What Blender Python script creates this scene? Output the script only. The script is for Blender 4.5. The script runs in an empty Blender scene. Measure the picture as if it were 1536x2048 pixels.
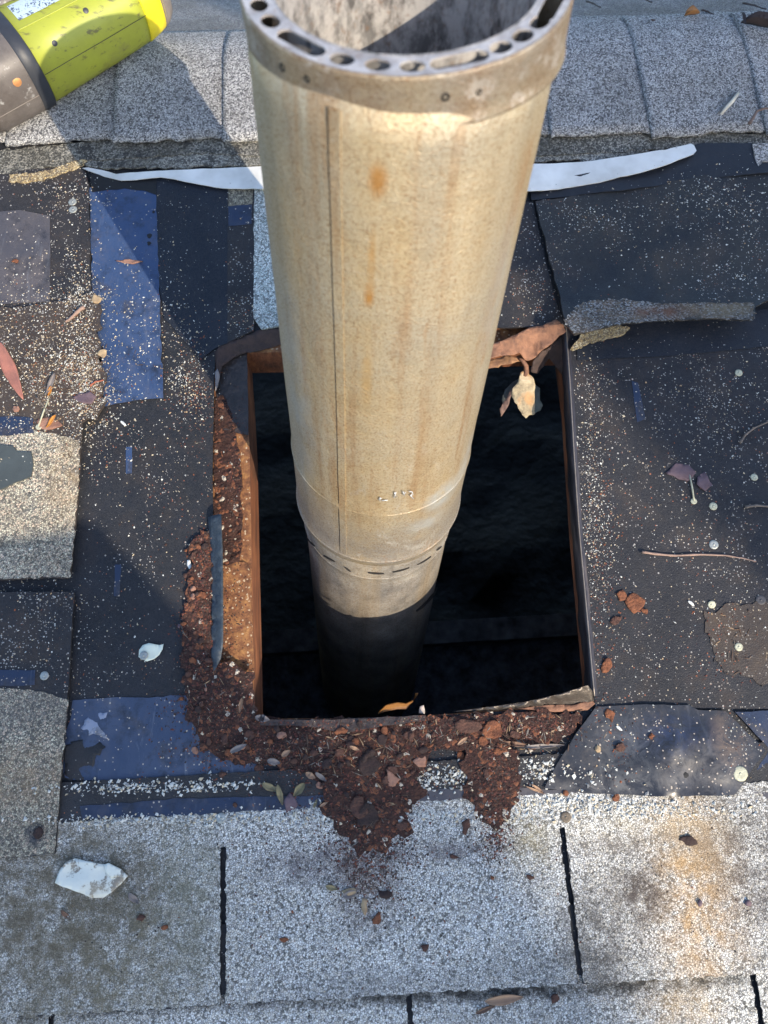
import bpy, bmesh, math, random
import numpy as np
from mathutils import Vector, Matrix, noise
from mathutils.geometry import delaunay_2d_cdt
IN = 0.0254
PITCH = math.radians(15.5)            # slope of the near side of the roof
scene = bpy.context.scene
COL = scene.collection
ROT = Matrix.Rotation(PITCH, 4, 'X')  # roof frame (u right, v up the slope, h off the surface) -> world

# ------------------------------------------------------------------ camera, sky, sun, exposure
F = 1538.0
th, rl, HC = math.radians(15.8), math.radians(3.3), 29.7
def unit(a): a = np.asarray(a, float); return a / np.linalg.norm(a)
_h = -unit([math.tan(th) * math.sin(rl), math.tan(th) * math.cos(rl), 1.0])
_up = np.array([-math.sin(rl), -math.cos(rl), 0.0])
_v = unit(_up - _up.dot(_h) * _h)
_u = np.cross(_v, _h)
# camera axes in the roof frame
cx_ = Vector((_u[0], _v[0], _h[0])); cy_ = -Vector((_u[1], _v[1], _h[1])); cz_ = -Vector((_u[2], _v[2], _h[2]))
cam = bpy.data.cameras.new("camera")
cam_o = bpy.data.objects.new("camera", cam); COL.objects.link(cam_o)
m = Matrix((cx_, cy_, cz_)).transposed().to_4x4(); m.translation = Vector((0, 0, HC * IN))
cam_o.matrix_world = ROT @ m
cam.sensor_fit = 'VERTICAL'; cam.sensor_height = 36; cam.sensor_width = 27
cam.lens = F / 2048 * 36
cam.clip_start = 0.01; cam.clip_end = 500
cam.dof.use_dof = True; cam.dof.focus_distance = 0.77; cam.dof.aperture_fstop = 7.5
scene.camera = cam_o

SUN = Vector((0.478, -0.612, 0.629)).normalized()      # towards the sun, roof frame
sw = (ROT.to_3x3() @ SUN).normalized()
w = bpy.data.worlds.new("World"); scene.world = w; w.use_nodes = True
nt = w.node_tree; nt.nodes.clear()
sky = nt.nodes.new('ShaderNodeTexSky'); sky.sky_type = 'NISHITA'; sky.sun_disc = False
sky.sun_elevation = math.asin(sw.z); sky.sun_rotation = math.atan2(sw.x, sw.y)
sky.altitude = 200; sky.air_density = 1.0; sky.dust_density = 1.0; sky.ozone_density = 1.4
bg = nt.nodes.new('ShaderNodeBackground'); bg.inputs[1].default_value = 0.15
wo = nt.nodes.new('ShaderNodeOutputWorld')
nt.links.new(sky.outputs[0], bg.inputs[0]); nt.links.new(bg.outputs[0], wo.inputs[0])
sl = bpy.data.lights.new("sun", 'SUN'); sl.energy = 2.75; sl.angle = math.radians(0.35); sl.color = (1.0, 0.86, 0.66)
so = bpy.data.objects.new("sun", sl); COL.objects.link(so)
so.rotation_euler = (-sw).to_track_quat('-Z', 'Y').to_euler()
vs = scene.view_settings; vs.view_transform = 'Standard'; vs.look = 'None'; vs.gamma = 1; vs.exposure = 1.32
scene.cycles.max_bounces = 6

# ------------------------------------------------------------------ roof frame helpers (inches)
def warp(u, v):
    return 0.035 * np.sin(u * 0.31 + 1.3 * np.sin(v * 0.17)) + 0.03 * np.sin(v * 0.43 + u * 0.12 + 1.0) + 0.012 * np.sin(u * 1.3 + v * 0.9)
RIDGE = 32.1
def base(u, v):
    u = np.asarray(u, float); v = np.asarray(v, float)
    x = (v - RIDGE) / 0.9
    return -0.6 * 0.9 * (np.log1p(np.exp(-np.abs(x))) + np.maximum(x, 0)) + warp(u, v)
def ray(x, y):
    d = np.array([(x - 768.0) / F, (y - 1024.0) / F, 1.0])
    return np.array([d.dot(_u), d.dot(_v), d.dot(_h)])
def at(x, y, off=0.0, flat=False):
    """where the sight line of photo point x,y meets the roof surface raised by off inches"""
    d = ray(x, y); o = np.array([0, 0, HC])
    t = (HC - off) / -d[2]
    if flat: p = o + d * t; return p[0], p[1]
    lo, hi = t * 0.8, t * 0.8
    while True:
        hi = lo + 0.25; p = o + d * hi
        if p[2] < base(p[0], p[1]) + off or hi > 200: break
        lo = hi
    for _ in range(20):
        mi = (lo + hi) / 2; p = o + d * mi
        if p[2] < base(p[0], p[1]) + off: hi = mi
        else: lo = mi
    p = o + d * hi
    return float(p[0]), float(p[1])
def ats(pts, off=0.0): return [at(x, y, off) for x, y in pts]
def inpoly(px, py, poly):
    px = np.asarray(px, float); py = np.asarray(py, float); c = np.zeros(px.shape, bool)
    n = len(poly); j = n - 1
    for i in range(n):
        xi, yi = poly[i]; xj, yj = poly[j]
        if yi != yj:
            k = ((yi > py) != (yj > py)) & (px < (xj - xi) * (py - yi) / (yj - yi) + xi); c ^= k
        j = i
    return c
LAYERS = []
def surf(u, v):
    """height of the topmost sheet at u,v; nan over the opening"""
    u = np.asarray(u, float); v = np.asarray(v, float)
    out = base(u, v).copy()
    if HO is not None: out[inpoly(u, v, HO)] = np.nan
    for poly, hf in LAYERS:
        x = [p[0] for p in poly]; y = [p[1] for p in poly]
        k = (u > min(x)) & (u < max(x)) & (v > min(y)) & (v < max(y))
        if not k.any(): continue
        idx = np.where(k)[0]; idx = idx[inpoly(u[idx], v[idx], poly)]
        if len(idx): out[idx] = np.fmax(out[idx], hf(u[idx], v[idx]))
    return out
def surf1(u, v):
    s = surf(np.array([u]), np.array([v]))[0]
    return 0.0 if np.isnan(s) else float(s)

# ------------------------------------------------------------------ object helpers
ORG = {}
def tag(o, label=None, cat=None, group=None, kind=None):
    if label: o['label'] = label
    if cat: o['category'] = cat
    if group: o['group'] = group
    if kind: o['kind'] = kind
    return o
def place(o, org):
    mm = Matrix.Translation(ROT @ (Vector(org) * IN)) @ ROT
    o.matrix_world = mm; ORG[o.name] = Vector(org)
def thing(name, label, cat, org, group=None):
    o = bpy.data.objects.new(name, None); COL.objects.link(o); o.empty_display_size = 0.02
    place(o, org); return tag(o, label, cat, group)
def mesh(name, verts, faces, mats, parent=None, org=None, mi=None, smooth=True, **kw):
    """verts in roof-frame inches"""
    if parent is not None:
        top = parent
        while top.parent is not None: top = top.parent
        org = ORG[top.name]
    elif org is None:
        a = np.asarray(verts, float); org = Vector((float(a[:, 0].mean()), float(a[:, 1].mean()), float(a[:, 2].min())))
    org = Vector(org)
    a = (np.asarray(verts, float) - np.array(org)) * IN
    me = bpy.data.meshes.new(name); me.from_pydata(a.tolist(), [], [list(map(int, f)) for f in faces]); 
    if not isinstance(mats, (list, tuple)): mats = [mats]
    for mt in mats: me.materials.append(mt)
    if mi is not None: me.polygons.foreach_set('material_index', np.asarray(mi, np.int32))
    sm = np.ones(len(me.polygons), bool) if smooth is True else (np.zeros(len(me.polygons), bool) if smooth is False else np.asarray(smooth, bool))
    me.polygons.foreach_set('use_smooth', sm); me.update()
    o = bpy.data.objects.new(name, me); COL.objects.link(o)
    if parent is not None: o.parent = parent
    else: place(o, org)
    return tag(o, **kw)
def merge(parts):
    V = []; Fc = []; n = 0
    for v, f in parts:
        V += [tuple(p) for p in v]; Fc += [[i + n for i in q] for q in f]; n += len(v)
    return V, Fc
def n2(x, y, s=0.0): return noise.noise(Vector((x, y, s)))
def jag(poly, step=0.25, amp=0.05, seed=0.0, freq=2.0):
    out = []; n = len(poly)
    for i in range(n):
        a = poly[i]; b = poly[(i + 1) % n]
        L = math.hypot(b[0] - a[0], b[1] - a[1]); k = max(1, int(L / step))
        for j in range(k):
            t = j / k; x = a[0] + (b[0] - a[0]) * t; y = a[1] + (b[1] - a[1]) * t
            d = amp * (n2(x * freq, y * freq, seed) + 0.7 * n2(x * freq * 3.1, y * freq * 3.1, seed + 5)); e = amp * (n2(x * freq, y * freq, seed + 9) + 0.7 * n2(x * freq * 3.1, y * freq * 3.1, seed + 14))
            out.append((x + d, y + e))
    return out
def sheet(name, poly, off, thick, mat, parent=None, hf=None, step=0.3, amp=0.04, spacing=1.3, seed=0.0, freq=2.0, holes=(), layer=True, org=None, **kw):
    """a sheet lying on the roof with a slightly ragged outline; off = height of its top over the felt"""
    loops = [jag(poly, step, amp, seed, freq) if step else list(poly)] + [list(hh) for hh in holes]
    P = []; E = []
    for lp in loops:
        n0 = len(P); P += lp; E += [(n0 + i, n0 + (i + 1) % len(lp)) for i in range(len(lp))]
    x = [p[0] for p in loops[0]]; y = [p[1] for p in loops[0]]
    gx, gy = np.meshgrid(np.arange(min(x) + spacing * .5, max(x), spacing), np.arange(min(y) + spacing * .5, max(y), spacing))
    gx = gx.ravel() + spacing * .21 * np.sin(np.arange(gx.size) * 12.9); gy = gy.ravel() + spacing * .21 * np.sin(np.arange(gy.size) * 7.3)
    if gx.size:
        k = inpoly(gx, gy, loops[0])
        for hh in loops[1:]: k &= ~inpoly(gx, gy, hh)
        P = P + list(zip(gx[k].tolist(), gy[k].tolist()))
    r = delaunay_2d_cdt([Vector(p) for p in P], E, [], 0, 1e-5)
    V2 = np.array([(p.x, p.y) for p in r[0]]); T = [list(f) for f in r[2]]
    c = V2[np.array(T)].mean(1)
    k = inpoly(c[:, 0], c[:, 1], loops[0])
    for hh in loops[1:]: k &= ~inpoly(c[:, 0], c[:, 1], hh)
    T = [t for t, q in zip(T, k) if q]
    used = sorted({i for t in T for i in t}); rm = {o: i for i, o in enumerate(used)}; V2 = V2[used]; T = [[rm[i] for i in t] for t in T]
    f0 = (lambda u, v: base(u, v) + off) if hf is None else (lambda u, v: base(u, v) + off + hf(u, v))
    hh_ = f0(V2[:, 0], V2[:, 1]); n = len(V2)
    V = [(a[0], a[1], z) for a, z in zip(V2, hh_)] + [(a[0], a[1], z - thick) for a, z in zip(V2, hh_)]
    T2 = []
    for t in T:
        a, b, cc = (V2[i] for i in t)
        if (b[0] - a[0]) * (cc[1] - a[1]) - (b[1] - a[1]) * (cc[0] - a[0]) < 0: t = t[::-1]
        T2.append(t)
    ed = {}
    for t in T2:
        for i in range(3): ed[(t[i], t[(i + 1) % 3])] = 1
    Fc = [list(t) for t in T2] + [[i + n for i in t[::-1]] for t in T2]; sm = [True] * len(Fc)
    for (a, b) in ed:
        if (b, a) not in ed: Fc.append([b, a, a + n, b + n]); sm.append(False)
    if layer: LAYERS.append((loops[0], f0))
    me = mesh(name, V, Fc, mat, parent=parent, org=org, smooth=sm, **kw)
    bm = bmesh.new(); bm.from_mesh(me.data)
    for e in bm.edges:
        if len(e.link_faces) == 2 and e.link_faces[0].smooth != e.link_faces[1].smooth: e.smooth = False
    bm.to_mesh(me.data); bm.free()
    return me
def tube(pts, rad, n=7):
    pts = [Vector(p) for p in pts]; V = []; Fc = []
    up = Vector((0.1, 0.2, 1)).normalized()
    for i, p in enumerate(pts):
        d = (pts[min(i + 1, len(pts) - 1)] - pts[max(i - 1, 0)]).normalized()
        a = d.cross(up); a = a.normalized() if a.length > 1e-4 else Vector((1, 0, 0)); b = a.cross(d)
        r = rad[i] if isinstance(rad, (list, tuple)) else rad
        V += [p + (a * math.cos(t) + b * math.sin(t)) * r for t in [2 * math.pi * k / n for k in range(n)]]
    for i in range(len(pts) - 1):
        Fc += [[i * n + k, i * n + (k + 1) % n, (i + 1) * n + (k + 1) % n, (i + 1) * n + k] for k in range(n)]
    Fc += [list(range(n))[::-1], [(len(pts) - 1) * n + k for k in range(n)]]
    return V, Fc

# ------------------------------------------------------------------ materials
class G:
    """small node-writing helper"""
    def __init__(s, name):
        s.m = bpy.data.materials.new(name); s.m.use_nodes = True; s.t = s.m.node_tree; s.t.nodes.clear()
        s.out = s.n('ShaderNodeOutputMaterial'); s.b = s.n('ShaderNodeBsdfPrincipled'); s.t.links.new(s.b.outputs[0], s.out.inputs[0])
        s.co = s.n('ShaderNodeTexCoord').outputs['Object']
    def n(s, t, **k):
        x = s.t.nodes.new(t)
        for a, b in k.items(): setattr(x, a, b)
        return x
    def set(s, sock, v):
        if isinstance(v, bpy.types.NodeSocket): s.t.links.new(v, sock)
        elif isinstance(v, (tuple, list)) and len(v) == 3 and sock.type == 'RGBA': sock.default_value = (*v, 1)
        else: sock.default_value = v
    def math(s, op, a, b=0.0, c=None, clamp=False):
        x = s.n('ShaderNodeMath', operation=op, use_clamp=clamp); s.set(x.inputs[0], a); s.set(x.inputs[1], b)
        if c is not None: s.set(x.inputs[2], c)
        return x.outputs[0]
    def mapr(s, v, a, b, c=0.0, d=1.0):
        x = s.n('ShaderNodeMapRange'); x.clamp = True; s.set(x.inputs[0], v)
        for i, q in zip((1, 2, 3, 4), (a, b, c, d)): s.set(x.inputs[i], q)
        return x.outputs[0]
    def noise(s, scale, detail=3, rough=0.55, co=None, dist=0.0):
        x = s.n('ShaderNodeTexNoise'); s.set(x.inputs['Vector'], co or s.co); x.inputs['Scale'].default_value = scale
        x.inputs['Detail'].default_value = detail; x.inputs['Roughness'].default_value = rough; x.inputs['Distortion'].default_value = dist
        return x.outputs[0]
    def vor(s, scale, feature='F1', co=None, rnd=1.0):
        x = s.n('ShaderNodeTexVoronoi', feature=feature); s.set(x.inputs['Vector'], co or s.co); x.inputs['Scale'].default_value = scale
        x.inputs['Randomness'].default_value = rnd
        return x
    def mapping(s, sc=(1, 1, 1), loc=(0, 0, 0), co=None):
        x = s.n('ShaderNodeMapping'); s.set(x.inputs[0], co or s.co); x.inputs['Scale'].default_value = sc; x.inputs['Location'].default_value = loc
        return x.outputs[0]
    def mix(s, f, a, b, mode='MIX'):
        x = s.n('ShaderNodeMix', data_type='RGBA', blend_type=mode); s.set(x.inputs[0], f); s.set(x.inputs[6], a); s.set(x.inputs[7], b)
        return x.outputs[2]
    def ramp(s, f, stops, mode='LINEAR'):
        x = s.n('ShaderNodeValToRGB'); s.set(x.inputs[0], f); x.color_ramp.interpolation = mode
        e = x.color_ramp.elements
        while len(e) < len(stops): e.new(0.5)
        for q, (p, c) in zip(e, stops): q.position = p; q.color = (*c, 1)
        return x.outputs[0]
    def sep(s, c):
        x = s.n('ShaderNodeSeparateColor'); s.set(x.inputs[0], c); return x.outputs
    def bump(s, h, dist, strength=1.0, normal=None):
        x = s.n('ShaderNodeBump'); s.set(x.inputs['Height'], h); x.inputs['Distance'].default_value = dist; x.inputs['Strength'].default_value = strength
        if normal is not None: s.t.links.new(normal, x.inputs['Normal'])
        return x.outputs[0]
    def blob(s, c, r):
        """1 at the centre of a soft ellipse (metres, object space), 0 outside"""
        x = s.n('ShaderNodeVectorMath', operation='SUBTRACT'); s.set(x.inputs[0], s.co); x.inputs[1].default_value = c
        y = s.n('ShaderNodeVectorMath', operation='DIVIDE'); s.set(y.inputs[0], x.outputs[0]); y.inputs[1].default_value = r
        z = s.n('ShaderNodeVectorMath', operation='LENGTH'); s.set(z.inputs[0], y.outputs[0])
        return s.mapr(z.outputs['Value'], 1.0, 0.25)
    def done(s, col, rough=0.6, metal=0.0, normal=None, spec=None):
        s.set(s.b.inputs['Base Color'], col); s.set(s.b.inputs['Roughness'], rough); s.set(s.b.inputs['Metallic'], metal)
        if normal is not None: s.t.links.new(normal, s.b.inputs['Normal'])
        if spec is not None: s.b.inputs['Specular IOR Level'].default_value = spec
        return s.m

def granule_mat(name, cols, dirt=(0.10, 0.085, 0.065), dirt_amt=0.5, scale=550, loss=0.0, stain_shade=(), org=(0, 0, 0)):
    g = G(name)
    wob = g.noise(700, 1); vm = g.n('ShaderNodeVectorMath', operation='MULTIPLY_ADD')
    g.set(vm.inputs[0], wob); vm.inputs[1].default_value = (0.0016, 0.0016, 0.0016); g.set(vm.inputs[2], g.co)
    v1 = g.vor(scale, co=vm.outputs[0]); ve = g.vor(scale, 'DISTANCE_TO_EDGE', co=vm.outputs[0])
    r = g.sep(v1.outputs['Color'])
    c = g.ramp(r[0], [(i / len(cols), q) for i, q in enumerate(cols)], 'CONSTANT')
    cre = g.mapr(ve.outputs['Distance'], 0.01, 0.13)
    c = g.mix(g.mapr(cre, 0, 1, 0.92, 0.0), c, (0.02, 0.021, 0.024))
    big = g.mapr(g.noise(9, 4, 0.6), 0.38, 0.68); mid = g.mapr(g.noise(60, 3), 0.45, 0.75)
    c = g.mix(g.math('MULTIPLY', big, dirt_amt), c, g.mix(0.5, g.mix(1.0, c, dirt, 'MULTIPLY'), dirt))
    c = g.mix(g.math('MULTIPLY', mid, dirt_amt * 0.7), c, dirt)
    # single dark granules and bald spots
    v3 = g.vor(210); bald = g.math('LESS_THAN', g.sep(v3.outputs['Color'])[1], 0.045)
    bald = g.math('MULTIPLY', bald, g.mapr(v3.outputs['Distance'], 0.35, 0.22))
    c = g.mix(g.math('MULTIPLY', bald, 0.8), c, (0.03, 0.028, 0.026))
    if loss:
        ls = g.mapr(g.noise(26, 5, 0.75), 0.62 - loss, 0.66 - loss)
        c = g.mix(g.math('MULTIPLY', ls, 0.85), c, (0.022, 0.022, 0.024))
    for (su, sv, ru, rv, sc, am) in stain_shade:
        bl = g.blob(((su - org[0]) * IN, (sv - org[1]) * IN, 0), (ru * IN, rv * IN, 1.0))
        nz = g.mapr(g.noise(70, 5, 0.7), 0.3, 0.62)
        c = g.mix(g.math('MULTIPLY', g.math('MULTIPLY', bl, nz), am), c, g.mix(0.45, sc, g.mix(1.0, c, sc, 'MULTIPLY')))
    hgt = g.math('MULTIPLY', cre, g.mapr(r[1], 0, 1, 0.5, 1.0))
    nrm = g.bump(hgt, 0.0009, 0.8)
    return g.done(c, g.mapr(r[2], 0, 1, 0.55, 0.95), 0, nrm)
def felt_mat(name, base_c=(0.007, 0.009, 0.013), c2=(0.017, 0.019, 0.025), speck=0.1, scale=700, rough=0.55, brown=0.3, wear=()):
    g = G(name)
    v = g.vor(scale); r = g.sep(v.outputs['Color'])
    c = g.mix(g.mapr(g.noise(14, 5, 0.65), 0.3, 0.7), base_c, c2)
    c = g.mix(g.math('MULTIPLY', g.mapr(g.noise(22, 5, 0.7), 0.5, 0.75), brown), c, (0.075, 0.052, 0.036))
    c = g.mix(g.mapr(r[0], 0, 1, 0.0, 0.3), c, (0.045, 0.045, 0.05))
    dens = g.mapr(g.noise(24, 4, 0.7), 0.42, 0.78, speck * 0.05, speck * 2.2)
    sp = g.math('LESS_THAN', r[1], dens)
    sp = g.math('MULTIPLY', sp, g.mapr(v.outputs['Distance'], 0.45, 0.3))
    v2 = g.vor(330); r2 = g.sep(v2.outputs['Color'])
    sp2 = g.math('MULTIPLY', g.math('LESS_THAN', r2[1], g.math('MULTIPLY', dens, 0.35)), g.mapr(v2.outputs['Distance'], 0.34, 0.26))
    tone = g.ramp(r[2], [(0, (0.22, 0.2, 0.18)), (0.4, (0.32, 0.31, 0.3)), (0.8, (0.4, 0.33, 0.24)), (0.9, (0.3, 0.1, 0.05))], 'CONSTANT')
    c = g.mix(g.math('MAXIMUM', sp, sp2), c, tone)
    hgt = g.math('ADD', g.math('MULTIPLY', g.mapr(v.outputs['Distance'], 0.6, 0.0), 0.45), g.math('MULTIPLY', g.noise(30, 3), 0.9))
    return g.done(c, g.mapr(g.noise(60, 3), 0.3, 0.7, rough - 0.08, rough + 0.2), 0, g.bump(hgt, 0.0006, 0.8), 0.32)
def film_mat(name, c1, c2, rough=0.28, dust=0.25, scratch=0.4, smudges=()):
    g = G(name)
    c = g.mix(g.mapr(g.noise(18, 4, 0.6), 0.35, 0.7), c1, c2)
    v = g.vor(420); d = g.math('MULTIPLY', g.math('LESS_THAN', g.sep(v.outputs['Color'])[0], g.mapr(g.noise(40, 4, 0.7), 0.42, 0.8, 0.0, dust)), g.mapr(v.outputs['Distance'], 0.4, 0.25))
    st = g.noise(60, 5, 0.7, co=g.mapping((1, 0.12, 1)), dist=1.5); st = g.mapr(st, 0.58, 0.72, 0, scratch)
    dd = g.mapr(g.noise(45, 6, 0.75), 0.5, 0.75, 0, 0.5)
    c = g.mix(g.mapr(g.noise(30, 6, 0.75), 0.5, 0.66, 0, 0.75), c, (0.012, 0.013, 0.018)); c = g.mix(g.math('MULTIPLY', dd, 0.6), c, (0.13, 0.11, 0.10)); c = g.mix(st, c, (0.20, 0.22, 0.26))
    for (p_, r_, c_, a_) in smudges: c = g.mix(g.math('MULTIPLY', g.math('MULTIPLY', g.blob((p_[0] * IN, p_[1] * IN, 0), (r_[0] * IN, r_[1] * IN, 1)), g.mapr(g.noise(55, 6, .8, dist=1.5), .42, .6)), a_), c, c_)
    c = g.mix(d, c, (0.42, 0.36, 0.3))
    hgt = g.math('ADD', g.noise(25, 4), g.math('MULTIPLY', g.noise(150, 3), 0.25))
    return g.done(c, g.math('ADD', g.mapr(dd, 0, 0.5, rough, rough + 0.25), 0.0), 0, g.bump(hgt, 0.0016, 0.5))
def plain(name, c, rough=0.6, metal=0.0, var=0.35, sc=60, c2=None, bumpd=0.0006, spec=None):
    g = G(name); c2 = c2 or tuple(x * (1 - var) for x in c)
    cc = g.mix(g.mapr(g.noise(sc, 4, 0.65), 0.3, 0.7), c, c2)
    return g.done(cc, rough, metal, g.bump(g.noise(sc * 2.5, 4), bumpd, 0.7), spec)

M_GR_LIGHT_COLS = [(0.72, 0.73, 0.71), (0.62, 0.63, 0.61), (0.82, 0.82, 0.78), (0.52, 0.52, 0.52), (0.40, 0.40, 0.39), (0.70, 0.67, 0.60), (0.2, 0.2, 0.19), (0.76, 0.77, 0.76), (0.66, 0.65, 0.62), (0.58, 0.56, 0.50)]
M_FELT = felt_mat('roofing_felt', speck=0.10)
M_BODY = felt_mat('shingle_asphalt', (0.014, 0.015, 0.018), (0.03, 0.031, 0.036), speck=0.05, rough=0.6)
M_FELT_SPECK = felt_mat('specked_asphalt', (0.011, 0.012, 0.016), (0.028, 0.026, 0.028), speck=0.26, scale=560, brown=0.6)
M_FELT_SMOOTH = felt_mat('smooth_asphalt', (0.005, 0.008, 0.015), (0.012, 0.017, 0.028), speck=0.03, rough=0.45, brown=0.1)
M_DIRTY = felt_mat('dirty_asphalt', (0.03, 0.024, 0.022), (0.06, 0.045, 0.036), speck=0.22, scale=550, brown=0.9)
M_GR_CAP = granule_mat('weathered_cap_granules', [(0.52, 0.52, 0.52), (0.36, 0.36, 0.38), (0.62, 0.61, 0.60), (0.28, 0.28, 0.29), (0.16, 0.16, 0.17), (0.44, 0.44, 0.44), (0.09, 0.09, 0.1), (0.56, 0.56, 0.56)], dirt_amt=0.3, scale=620)
M_GR_BEIGE = granule_mat('beige_stained_granules', [(0.36, 0.34, 0.27), (0.25, 0.24, 0.2), (0.42, 0.4, 0.31), (0.18, 0.17, 0.15), (0.1, 0.1, 0.09), (0.3, 0.28, 0.22)], dirt=(0.12, 0.09, 0.05), dirt_amt=0.5, scale=550, loss=0.02)
M_GR_DARK = granule_mat('sooty_granules', [(0.16, 0.155, 0.15), (0.1, 0.1, 0.1), (0.2, 0.19, 0.17), (0.06, 0.06, 0.06), (0.03, 0.03, 0.03)], dirt_amt=0.5, scale=620, loss=0.05)
M_BLUE = film_mat('blue_release_film', (0.028, 0.052, 0.122), (0.043, 0.072, 0.152), 0.3, 0.16, 0.25)
M_BLUE_DARK = film_mat('worn_blue_film', (0.014, 0.026, 0.062), (0.028, 0.038, 0.07), 0.35, 0.3, 0.3)
M_GREY_FILM = film_mat('dusty_grey_film', (0.05, 0.05, 0.062), (0.10, 0.088, 0.09), 0.42, 0.25, 0.3)
M_BLACK_FILM = film_mat('black_plastic_film', (0.012, 0.014, 0.02), (0.05, 0.053, 0.062), 0.3, 0.35, 0.15)
M_WHITE = plain('white_plastic', (0.80, 0.80, 0.78), 0.45, c2=(.5, .49, .46), sc=14)
M_BLACK = plain('black_tar_and_shade', (0.008, 0.008, 0.01), 0.6)
HO = None

# ================================================================== THE ROOF (setting)
def px(pts, off=0.0): return ats(pts, off)
HO = [at(x, y, 0, True) for x, y in [(428, 745), (432, 700), (462, 684), (500, 668), (560, 658), (700, 652), (800, 650), (1000, 652), (1100, 648), (1130, 652), (1138, 760), (1146, 900), (1156, 1050), (1165, 1150), (1176, 1270), (1186, 1395), (1178, 1408), (1040, 1420), (900, 1430), (700, 1436), (520, 1440), (444, 1430), (436, 1330), (428, 1130), (424, 950)]]
HI = [at(x, y, -0.45, True) for x, y in [(488, 706), (494, 800), (499, 900), (503, 1130), (507, 1300), (509, 1437), (800, 1436), (1192, 1402), (1180, 1270), (1160, 1050), (1142, 800), (1128, 690), (800, 700)]]
sheet('roof_deck', [(-60, -70), (60, -70), (60, 31.6), (-60, 31.6)], 0.0, 0.09, M_FELT, step=0, spacing=2.6, holes=[HO], layer=False, kind='structure', org=(0, 0, 0))
g = G('aged_wood')
wn = g.noise(30, 5, 0.6, co=g.mapping((8, 0.6, 3))); wc = g.ramp(wn, [(0.25, (0.05, 0.02, 0.012)), (0.5, (0.18, 0.065, 0.03)), (0.75, (0.32, 0.13, 0.055))])
wc = g.mix(g.mapr(g.noise(20, 4), 0.45, 0.7, 0, 0.6), wc, (0.03, 0.018, 0.014))
M_WOOD = g.done(wc, 0.75, 0, g.bump(wn, 0.002, 0.6))
g = G('ledge_wood')
wn = g.noise(120, 5, 0.7); wc = g.ramp(wn, [(0.3, (0.05, 0.02, 0.010)), (0.5, (0.17, 0.07, 0.03)), (0.72, (0.34, 0.17, 0.06))])
v_ = g.vor(600); wc = g.mix(g.math('LESS_THAN', g.sep(v_.outputs['Color'])[0], 0.05), wc, (0.4, 0.3, 0.2))
M_LEDGE = g.done(wc, 0.85, 0, g.bump(wn, 0.002, 0.8))
ring = [(HO[0][0] - 5, HO[0][1] + 6), (HO[9][0] + 5, HO[9][1] + 6), (HO[15][0] + 5, HO[15][1] - 5), (HO[20][0] - 5, HO[20][1] - 5)]
def flat_ring(name, outer, inner, ztop, depth, mat_top, mat_side, **kw):
    P = list(outer) + list(inner); no, ni = len(outer), len(inner)
    E = [(i, (i + 1) % no) for i in range(no)] + [(no + i, no + (i + 1) % ni) for i in range(ni)]
    r = delaunay_2d_cdt([Vector(p) for p in P], E, [], 0, 1e-5)
    V2 = np.array([(p.x, p.y) for p in r[0]]); T = [list(f) for f in r[2]]; c = V2[np.array(T)].mean(1)
    k = inpoly(c[:, 0], c[:, 1], outer) & ~inpoly(c[:, 0], c[:, 1], inner); T = [t for t, q in zip(T, k) if q]; n = len(V2)
    zt = base(V2[:, 0], V2[:, 1]) + ztop
    V = [(a[0], a[1], z) for a, z in zip(V2, zt)] + [(a[0], a[1], z - depth) for a, z in zip(V2, zt)]
    Fc = T + [[i + n for i in t[::-1]] for t in T]; mi = [0] * len(Fc)
    ed = {(t[i], t[(i + 1) % 3]) for t in T for i in range(3)}
    for a, b in ed:
        if (b, a) not in ed: Fc.append([b, a, a + n, b + n]); mi.append(1)
    return mesh(name, V, Fc, [mat_top, mat_side], mi=mi, smooth=False, **kw)
flat_ring('roof_sheathing', ring, HI, -0.45, 1.95, M_LEDGE, M_WOOD, kind='structure')
# attic under the roof: dark closed space with joists and insulation
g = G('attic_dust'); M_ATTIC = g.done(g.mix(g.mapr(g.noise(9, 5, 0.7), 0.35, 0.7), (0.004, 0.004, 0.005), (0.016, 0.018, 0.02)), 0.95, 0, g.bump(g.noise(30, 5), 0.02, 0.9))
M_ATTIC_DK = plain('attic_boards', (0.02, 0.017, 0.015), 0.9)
def boxv(a, b):
    V = [(x, y, z) for z in (a[2], b[2]) for y in (a[1], b[1]) for x in (a[0], b[0])]
    return V, [[0, 2, 3, 1], [4, 5, 7, 6], [0, 1, 5, 4], [2, 6, 7, 3], [0, 4, 6, 2], [1, 3, 7, 5]]
n_ = 40; V = []; Fc = []
for j in range(n_ + 1):
    for i in range(n_ + 1):
        x = -55 + 110 * i / n_; y = -40 + 110 * j / n_
        V.append((x, y, -46 - 0.28 * y + 2.2 * n2(x * 0.13, y * 0.13) + 0.9 * n2(x * 0.5, y * 0.5, 3)))
for j in range(n_):
    for i in range(n_): a = j * (n_ + 1) + i; Fc.append([a, a + 1, a + n_ + 2, a + n_ + 1])
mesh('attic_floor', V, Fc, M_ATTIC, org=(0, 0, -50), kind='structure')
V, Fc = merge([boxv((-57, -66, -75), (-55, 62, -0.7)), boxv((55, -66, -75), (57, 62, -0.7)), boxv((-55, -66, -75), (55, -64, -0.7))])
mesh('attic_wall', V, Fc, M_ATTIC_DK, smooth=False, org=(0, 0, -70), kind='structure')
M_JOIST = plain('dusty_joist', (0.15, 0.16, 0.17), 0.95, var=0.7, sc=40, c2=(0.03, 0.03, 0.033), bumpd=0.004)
ja, jb = at(850, 1272, -19, True), at(1230, 1282, -19, True)
ceil_j = thing('ceiling_joist', 'dusty dark timber joist seen deep in the roof opening beside the pipe', 'joist', (ja[0], ja[1], -26))
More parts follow.
